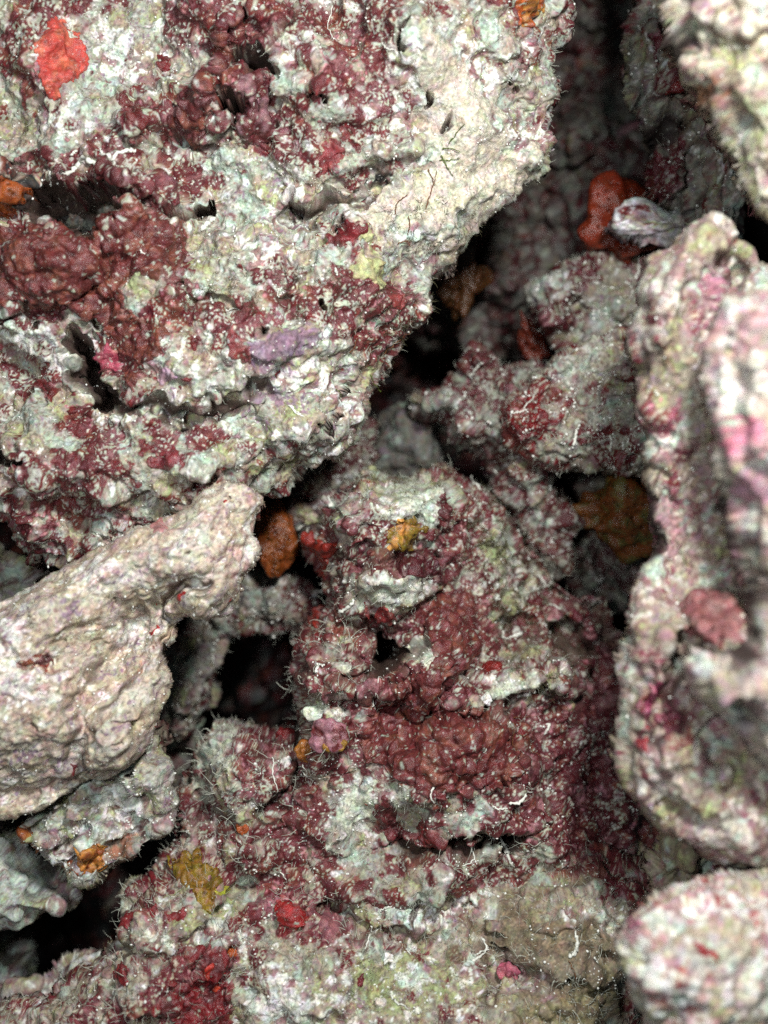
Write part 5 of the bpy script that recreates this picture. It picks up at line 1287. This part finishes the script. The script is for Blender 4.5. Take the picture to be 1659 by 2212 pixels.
# ================================================================ J..N: the near, blurred rocks on the right
J_out = [(1520, 462), (1548, 465), (1570, 495), (1610, 548), (1660, 575), (1720, 560), (1900, 560), (1900, 1940), (1720, 1890), (1650, 1862), (1590, 1868), (1530, 1848), (1480, 1815), (1440, 1795), (1408, 1762), (1365, 1730),
         (1335, 1690), (1328, 1600), (1335, 1500), (1322, 1440), (1328, 1390), (1345, 1350), (1352, 1305), (1385, 1250), (1420, 1180), (1422, 1120), (1402, 1050), (1388, 980), (1388, 920), (1378, 860), (1362, 800), (1352, 740),
         (1365, 690), (1370, 620), (1395, 590), (1420, 560), (1445, 540), (1475, 495)]
J = build_rock('side_rock', J_out, 'tall blurred cream and mauve rock wall along the right edge, with a jagged left outline', 3.4, 1.3, 0.8, step=0.027, seed=1000, M0=-0.6, P0=0.3, mid=0.05, rough=0.8, edge=0.07, stretch=(78, 1.3), back=2.5,
               feats=[('g', [(1510, 640), (1490, 800), (1500, 950), (1480, 1100), (1500, 1250)], 66, 0.75), ('b', 1440, 620, 50, 80, 0, 0.2), ('b', 1560, 1330, 70, 60, 20, 0.5), ('b', 1450, 1700, 90, 80, 0, 0.5), ('g', [(1440, 1230), (1500, 1180)], 20, 0.5),
                      ('g', [(1490, 1400), (1460, 1500), (1440, 1600)], 26, 0.7), ('b', 1560, 1780, 90, 60, 0, 0.4), ('b', 1620, 600, 60, 60, 0, -0.5), ('g', [(1600, 560), (1590, 640), (1560, 720)], 30, 0.6), ('b', 1380, 1400, 40, 60, 0, 0.2)],
               paint=[('M', 1430, 890, 50, 60, 20, 1.1), ('M', 1450, 1060, 60, 60, 0, 0.7), ('P', 1560, 640, 60, 60, 0, 1.2), ('P', 1440, 560, 60, 80, 0, 0.5), ('P', 1420, 1120, 70, 60, 0, 0.7), ('M', 1540, 1330, 60, 50, 0, 0.5), ('M', 1440, 1530, 50, 50, 30, 1.3), ('M', 1390, 1600, 22, 22, 0, 1.4),
                      ('M', 1480, 1600, 40, 16, 20, 0.9), ('W', 1560, 1800, 50, 60, 0, 1.0), ('W', 1400, 660, 50, 100, 0, 0.5), ('P', 1600, 1810, 80, 60, 0, 0.7), ('W', 1440, 1700, 60, 60, 0, 0.4), ('W', 1520, 1480, 60, 70, 0, 0.5), ('M', 1470, 760, 60, 60, 0, 0.4), ('M', 1540, 640, 30, 40, 0, 0.3)],
               tones=dict(pale=(0.34, 0.30, 0.245), beige=(0.26, 0.20, 0.155), white=(0.60, 0.56, 0.51), mauve=(0.27, 0.15, 0.17), maroon=(0.24, 0.07, 0.10), grey=(0.28, 0.25, 0.21), pink=(0.6, 0.22, 0.3)))
rocks['J'] = J
crust(J, 'magenta_crust', [(1500, 640), (1540, 610), (1580, 600), (1600, 650), (1570, 690), (1520, 690)], (0.34, 0.15, 0.20), 0.03, 0.02, 1001, warp=2.0, pale=0.5, gloss=0.2)
crust(J, 'salmon_crust', [(1480, 1320), (1520, 1280), (1580, 1270), (1610, 1320), (1580, 1380), (1510, 1400), (1478, 1370)], (0.24, 0.085, 0.085), 0.05, 0.006, 1002, warp=1.0, gloss=0.3, tone2=(0.26, 0.13, 0.12), label='rounded salmon pink swelling')
crust(J, 'red_spot', [(1375, 1590), (1400, 1585), (1415, 1630), (1385, 1625)], (0.4, 0.05, 0.06), 0.05, 0.02, 1003)
crust(J, 'magenta_crust', [(1385, 1540), (1410, 1480), (1425, 1470), (1420, 1530), (1395, 1570)], (0.35, 0.06, 0.14), 0.05, 0.02, 1004)

K_out = [(1560, 660), (1620, 640), (1700, 600), (1900, 560), (1900, 1760), (1740, 1740), (1680, 1700), (1620, 1600), (1560, 1540), (1500, 1520), (1480, 1470), (1500, 1400), (1560, 1400), (1620, 1360), (1610, 1290), (1580, 1200), (1570, 1120),
         (1545, 1040), (1530, 960), (1515, 880), (1520, 800), (1530, 730)]
K = build_rock('near_rock', K_out, 'closest and most blurred rock at the right edge, creamy white with a vivid pink blotch', 5.6, 1.4, 0.9, step=0.032, seed=1100, M0=-1.1, P0=0.3, W0=0.1, mid=0.07, rough=0.8, edge=0.08, stretch=(80, 1.4), back=2.0,
               feats=[('g', [(1600, 1300), (1620, 1450), (1640, 1560)], 34, 0.45), ('b', 1600, 900, 60, 120, 0, 0.3), ('g', [(1620, 700), (1590, 780), (1600, 860)], 26, 0.4), ('g', [(1560, 1080), (1600, 1180), (1640, 1250)], 24, 0.5)],
               paint=[('P', 1600, 700, 60, 70, 0, 0.9), ('W', 1580, 850, 60, 60, 0, 0.8), ('P', 1590, 1060, 50, 90, 0, 0.7), ('W', 1540, 1460, 50, 60, 0, 0.5), ('M', 1560, 1180, 30, 80, 0, 0.6)],
               tones=dict(pale=(0.47, 0.43, 0.37), white=(0.62, 0.60, 0.56), beige=(0.41, 0.33, 0.27), mauve=(0.50, 0.28, 0.33), maroon=(0.30, 0.12, 0.13), grey=(0.35, 0.31, 0.27)))
crust(K, 'pink_crust', [(1535, 930), (1560, 890), (1600, 880), (1640, 910), (1655, 960), (1630, 1010), (1580, 1010), (1545, 980)], (0.56, 0.20, 0.28), 0.03, 0.005, 1101, tone2=(0.5, 0.36, 0.36), warp=2.0, pale=0.6, gloss=0.2, label='vivid bubblegum pink blotch')
crust(K, 'pink_crust', [(1600, 1010), (1640, 1000), (1655, 1060), (1620, 1090)], (0.46, 0.26, 0.33), 0.03, 0.005, 1102, warp=2.0, pale=0.6, gloss=0.2)

L_out = [(1448, -260), (1900, -260), (1900, 520), (1700, 500), (1640, 478), (1615, 430), (1590, 380), (1570, 330), (1555, 290), (1520, 230), (1480, 200), (1462, 160), (1468, 110), (1450, 60), (1445, 0)]
L = build_rock('top_corner_rock', L_out, 'blurred cream and olive rock in the top right corner', 4.0, 1.6, 1.0, step=0.029, seed=1200, M0=-0.85, G0=0.2, mid=0.085, rough=0.8, edge=0.08, stretch=(-45, 1.3), back=2.2,
               feats=[('g', [(1470, 80), (1540, 90), (1600, 75), (1680, 90)], 34, 0.6), ('g', [(1540, 330), (1520, 240), (1560, 200)], 30, 0.25), ('b', 1620, 300, 80, 80, 0, 0.2)],
               paint=[('P', 1520, 40, 60, 40, 0, 0.8), ('P', 1640, 160, 60, 60, 0, 0.9), ('G', 1630, 270, 60, 60, 0, 0.5), ('c', 1540, 215, 28, 55, 35, (0.22, 0.10, 0.055), 0.9), ('W', 1560, 20, 70, 40, 0, 0.7), ('W', 1600, 330, 70, 80, 0, 0.4), ('M', 1490, 200, 40, 50, 0, 0.3)],
               tones=dict(pale=(0.48, 0.46, 0.36), beige=(0.40, 0.34, 0.25), white=(0.72, 0.70, 0.60), maroon=(0.25, 0.07, 0.09)))
M_out = [(1328, 2005), (1345, 1975), (1380, 1945), (1420, 1915), (1480, 1890), (1560, 1872), (1640, 1880), (1900, 1890), (1900, 2420), (1480, 2420), (1420, 2290), (1390, 2212), (1375, 2160), (1350, 2120), (1345, 2080), (1330, 2050)]
Mr = build_rock('corner_boulder', M_out, 'blurred rounded cream rock with red and pink flecks in the bottom right corner', 4.4, 1.8, 1.2, step=0.029, seed=1300, M0=-0.75, P0=0.12, W0=0.12, mid=0.06, rough=1.3, edge=0.08, stretch=(45, 1.3), back=2.5, big=(0.12, 0.10),
                tilt=(-0.25, 0), feats=[('b', 1460, 2050, 130, 110, 0, 0.2), ('b', 1490, 2190, 160, 110, 0, 0.5)],
                paint=[('P', 1390, 2010, 30, 30, 0, 1.4), ('M', 1510, 2030, 34, 16, 20, 1.6), ('M', 1420, 1960, 30, 20, 0, 0.7), ('M', 1450, 2130, 30, 30, 0, 0.6), ('W', 1440, 2090, 70, 70, 0, 0.5), ('P', 1480, 1960, 70, 50, 0, 0.6), ('P', 1500, 2180, 60, 40, 0, 0.7)],
                tones=dict(pale=(0.56, 0.53, 0.46), white=(0.82, 0.82, 0.78), beige=(0.50, 0.42, 0.32), mauve=(0.55, 0.28, 0.32), maroon=(0.34, 0.06, 0.07), red=(0.45, 0.05, 0.06), pink=(0.65, 0.28, 0.33)))
crust(Mr, 'red_spot', Z(2000, 3000, 1072, (1190, 1220), (1240, 1205), (1330, 1250), (1300, 1310), (1240, 1290)), (0.42, 0.06, 0.06), 0.04, 0.01, 1301)
crust(Mr, 'pink_crust', Z(2000, 3000, 1072, (770, 1090), (850, 1040), (910, 1060), (890, 1120), (820, 1140)), (0.50, 0.20, 0.27), 0.04, 0.02, 1302)
Nr = build_rock('olive_brown_rock', [(1400, 1850), (1440, 1790), (1600, 1800), (1900, 1830), (1900, 2000), (1600, 1960), (1480, 1960), (1420, 1930), (1385, 1900)],
                'olive brown rough rock wedged between the two right hand near rocks', 1.4, 0.9, 0.7, step=0.034, seed=1350, M0=-0.7, mid=0.1, rough=1.2, edge=0.08, tones=dict(pale=(0.25, 0.22, 0.15), beige=(0.22, 0.18, 0.12), white=(0.36, 0.33, 0.25)))

# ================================================================ threads, grit and worm tubes
onpale = lambda R: (lambda k: 0.15 + 0.85 * R.low[k])
fuzz(A, 'pale_fuzz', 3800, 0.11, 0.0055, 1, where=onpale(A))
fuzz(A, 'dark_fuzz', 1500, 0.14, 0.005, 2, mat=DARKHAIR, region=[(880, 700, 110, 110, 0), (700, 620, 160, 60, 0), (930, 480, 120, 60, 0), (560, 640, 200, 60, 0)])
fuzz(A, 'rim_fuzz', 225, 0.13, 0.005, 3, near_edge=True, curl=1.3, region=[(1150, 430, 200, 200, 0), (900, 700, 170, 260, 0), (700, 1000, 200, 100, 0), (1220, 150, 60, 300, 0)])
grit(A, 'chalk_grit', 4500, 0.012, 4, where=lambda k: 0.3 + 0.7 * A.low[k])
fuzz(B, 'pale_fuzz', 900, 0.07, 0.0055, 5)
fuzz(B, 'rim_fuzz', 130, 0.12, 0.005, 6, near_edge=True, curl=1.3)
grit(B, 'chalk_grit', 1200, 0.010, 7)
fuzz(G, 'pale_fuzz', 3200, 0.15, 0.006, 8, where=onpale(G))
fuzz(G, 'dark_fuzz', 2800, 0.17, 0.005, 9, mat=DARKHAIR, region=[(1130, 1250, 90, 200, 0), (1080, 1120, 80, 80, 0), (860, 1030, 120, 40, 0), (1200, 1420, 90, 90, 0)])
fuzz(G, 'rim_fuzz', 450, 0.24, 0.0065, 10, near_edge=True, curl=1.3)
fuzz(G, 'long_threads', 260, 0.38, 0.0085, 11, region=[(520, 1660, 130, 130, 0), (680, 1450, 90, 120, 0), (700, 1600, 80, 60, 0), (1050, 1820, 120, 40, 0), (560, 1800, 160, 60, 0)], curl=0.9)
grit(G, 'chalk_grit', 4000, 0.012, 12)
fuzz(Hr, 'pale_fuzz', 4500, 0.20, 0.007, 13)
fuzz(Hr, 'dark_fuzz', 1800, 0.16, 0.005, 14, mat=DARKHAIR)
fuzz(Hr, 'long_threads', 420, 0.40, 0.008, 15, curl=0.9)
fuzz(Hr, 'rim_fuzz', 250, 0.18, 0.006, 16, near_edge=True, curl=1.3)
grit(Hr, 'chalk_grit', 2600, 0.014, 17)
for R_, n_, sd_ in ((I2, 1300, 20), (I1, 700, 21), (I3, 600, 22), (I5, 700, 23), (I8, 500, 24), (I9, 500, 25), (I7, 300, 26), (Ck, 500, 27)):
    fuzz(R_, 'pale_fuzz', n_, 0.12, 0.006, sd_)
    grit(R_, 'chalk_grit', n_, 0.014, sd_ + 40)
for R_, n_, sd_ in ((I2, 120, 30), (I1, 160, 31), (I3, 70, 32), (I7, 80, 33), (I9, 90, 34), (Ck, 120, 35)):
    fuzz(R_, 'rim_fuzz', n_ // 3, 0.13, 0.0055, sd_, near_edge=True, curl=1.3)
for R_, n_, sd_ in ((J, 900, 37), (L, 500, 39), (Mr, 500, 50)):
    grit(R_, 'chalk_grit', n_ // 2, 0.014, sd_)

T1 = lambda *p: Z(0, 0, 1250, *p)
T2 = lambda *p: Z(1100, 0, 1250, *p)
T4 = lambda *p: Z(0, 900, 1250, *p)
T5 = lambda *p: Z(1100, 900, 1250, *p)
T8 = lambda *p: Z(1000, 1850, 1250, *p)
T9 = lambda *p: Z(2000, 1900, 1072, *p)
T10 = lambda *p: Z(0, 3000, 1250, *p)
T11 = lambda *p: Z(1000, 2850, 1250, *p)
T12 = lambda *p: Z(2000, 3000, 1072, *p)
for pts, r_ in [(T1((330, 950), (400, 900), (440, 850), (480, 860), (520, 880)), .065), (T1((570, 870), (620, 840), (680, 820), (715, 822)), .05), (T1((380, 825), (415, 800)), .028), (T1((1065, 1220), (1110, 1180), (1150, 1160)), .055),
                (T1((285, 910), (290, 960)), .03), (T1((540, 800), (550, 840), (530, 850)), .025), (T4((1550, 960), (1570, 1000), (1610, 1020)), .02), (T4((1240, 500), (1245, 540)), .03), (T4((1120, 390), (1135, 440)), .025),
                (T5((75, 960), (110, 990), (150, 1015)), .02), (T5((320, 240), (325, 270)), .03), (T4((740, 130), (770, 170), (800, 175)), .03), (T4((1090, 580), (1120, 590)), .03), (T5((15, 340), (25, 380)), .02), (T4((1200, 460), (1270, 440)), .015),
                (T2((300, 30), (290, 140), (330, 220)), .012), (T2((560, 230), (640, 270)), .015)]:
    worm(A, pts, r_, seed=3)
for pts, m_ in [(T2((925, 760), (970, 700), (1010, 655)), GREENM), (T2((890, 790), (930, 780), (990, 800)), GREENM), (T2((870, 850), (920, 850), (980, 830)), GREENM), (T2((880, 820), (910, 880), (940, 935)), GREENM),
                (T2((795, 1110), (830, 1010), (850, 910)), BROWNM), (T2((635, 1140), (650, 1080), (700, 1030)), BROWNM), (T2((700, 1230), (715, 1190), (710, 1150)), BROWNM), (T5((640, 90), (690, 65), (710, 100)), BROWNM),
                (T5((520, 800), (530, 850), (560, 885)), GREENM), (T5((300, 870), (340, 920)), GREENM), (T5((390, 680), (410, 620), (440, 600)), BROWNM), (T5((600, 700), (650, 590), (720, 560)), BROWNM), (T2((820, 900), (830, 960), (845, 990)), BROWNM)]:
    worm(A, pts, 0.012, m_, 'algae_blade' if m_ is GREENM else 'brown_thread', 0.05, sides=4)
for pts, r_ in [(T8((300, 395), (330, 350), (380, 345), (410, 360)), .022), (T8((270, 380), (290, 350), (330, 345)), .018), (T8((420, 240), (440, 210)), .03), (T8((1170, 90), (1200, 120), (1220, 150)), .025), (T8((360, 1130), (370, 1090), (405, 1080)), .035),
                (T8((1340, 900), (1350, 930), (1400, 945), (1430, 930)), .03), (T8((1550, 670), (1590, 640), (1610, 600)), .018), (T8((1580, 760), (1610, 790), (1640, 800)), .025), (T8((1290, 40), (1320, 80)), .02), (T8((620, 1290), (650, 1210), (680, 1150), (720, 1140)), .015),
                (T11((1370, 470), (1410, 460), (1440, 415), (1490, 430)), .035), (T11((1290, 490), (1320, 510), (1360, 500)), .022), (T11((1560, 110), (1580, 90), (1570, 70)), .022), (T11((1150, 740), (1190, 760), (1150, 800)), .02),
                (T11((1330, 640), (1360, 700), (1390, 790)), .035), (T11((960, 310), (975, 370), (960, 440), (990, 480)), .022), (T11((100, 230), (120, 300), (130, 400)), .018), (T11((970, 160), (1015, 160)), .03), (T11((1235, 180), (1220, 230)), .04),
                (T11((280, 310), (320, 330), (340, 290)), .013), (T11((250, 340), (300, 335), (330, 360)), .013), (T11((300, 270), (315, 320)), .013), (T11((890, 390), (915, 378)), .03), (T9((270, 1610), (290, 1570), (275, 1550)), .03), (T9((250, 620), (270, 690)), .03),
                (T9((330, 610), (320, 660)), .025), (T9((150, 240), (165, 290)), .025), (T9((10, 1000), (60, 1020), (120, 1000)), .03), (T8((500, 790), (530, 760), (570, 740)), .04)]:
    worm(G, pts, r_, seed=5)
for pts in [T9((80, 1510), (140, 1490), (230, 1495)), T11((1380, 60), (1430, 130), (1560, 290)), T8((1480, 180), (1440, 200), (1400, 180)), T11((1390, 100), (1400, 200), (1420, 330))]:
    worm(G, pts, 0.009, BROWNM, 'brown_thread', 0.05, sides=4)
for pts, r_ in [(T11((690, 1060), (740, 1050), (790, 1010)), .02), (T11((640, 1130), (660, 1160), (700, 1170)), .016), (T11((1180, 1310), (1230, 1290), (1245, 1250), (1220, 1200)), .028), (T11((870, 1000), (880, 960)), .016), (T11((750, 1500), (780, 1560), (840, 1580)), .022),
                (T11((610, 1260), (630, 1210), (640, 1180)), .018), (T11((830, 1250), (850, 1290)), .016), (T11((20, 770), (60, 750)), .014), (T11((90, 890), (150, 860), (190, 880)), .018), (T11((1040, 830), (1060, 770), (1070, 790)), .03),
                (T11((1130, 800), (1180, 790)), .018), (T12((420, 1280), (480, 1220), (460, 1120)), .045), (T12((410, 560), (440, 570), (490, 575)), .02), (T10((1440, 690), (1480, 660), (1520, 690)), .016), (T10((1310, 590), (1370, 560)), .014),
                (T10((1260, 960), (1290, 1000)), .016), (T12((560, 1290), (600, 1330)), .025), (T11((1210, 1270), (1260, 1260)), .02)]:
    worm(Hr, pts, r_, seed=7)
worm(Hr, T12((420, 1300), (460, 1380), (520, 1470)), 0.012, BROWNM, 'brown_thread', 0.05, sides=4)
for pts, r_ in [(Z(2000, 900, 1072, (450, 1360), (470, 1290), (485, 1240)), .035), (Z(2000, 900, 1072, (680, 1400), (690, 1340), (670, 1310)), .025), (Z(2000, 900, 1072, (100, 1180), (150, 1150), (220, 1040)), .015)]:
    worm(I2, pts, r_, seed=9)
worm(I1, T5((1050, 800), (1070, 760), (1110, 735)), .03)
worm(I3, Z(2000, 900, 1072, (820, 180), (860, 210), (860, 270), (830, 320)), .025)
print('built', len(bpy.data.objects), sum(len(m.vertices) for m in bpy.data.meshes))
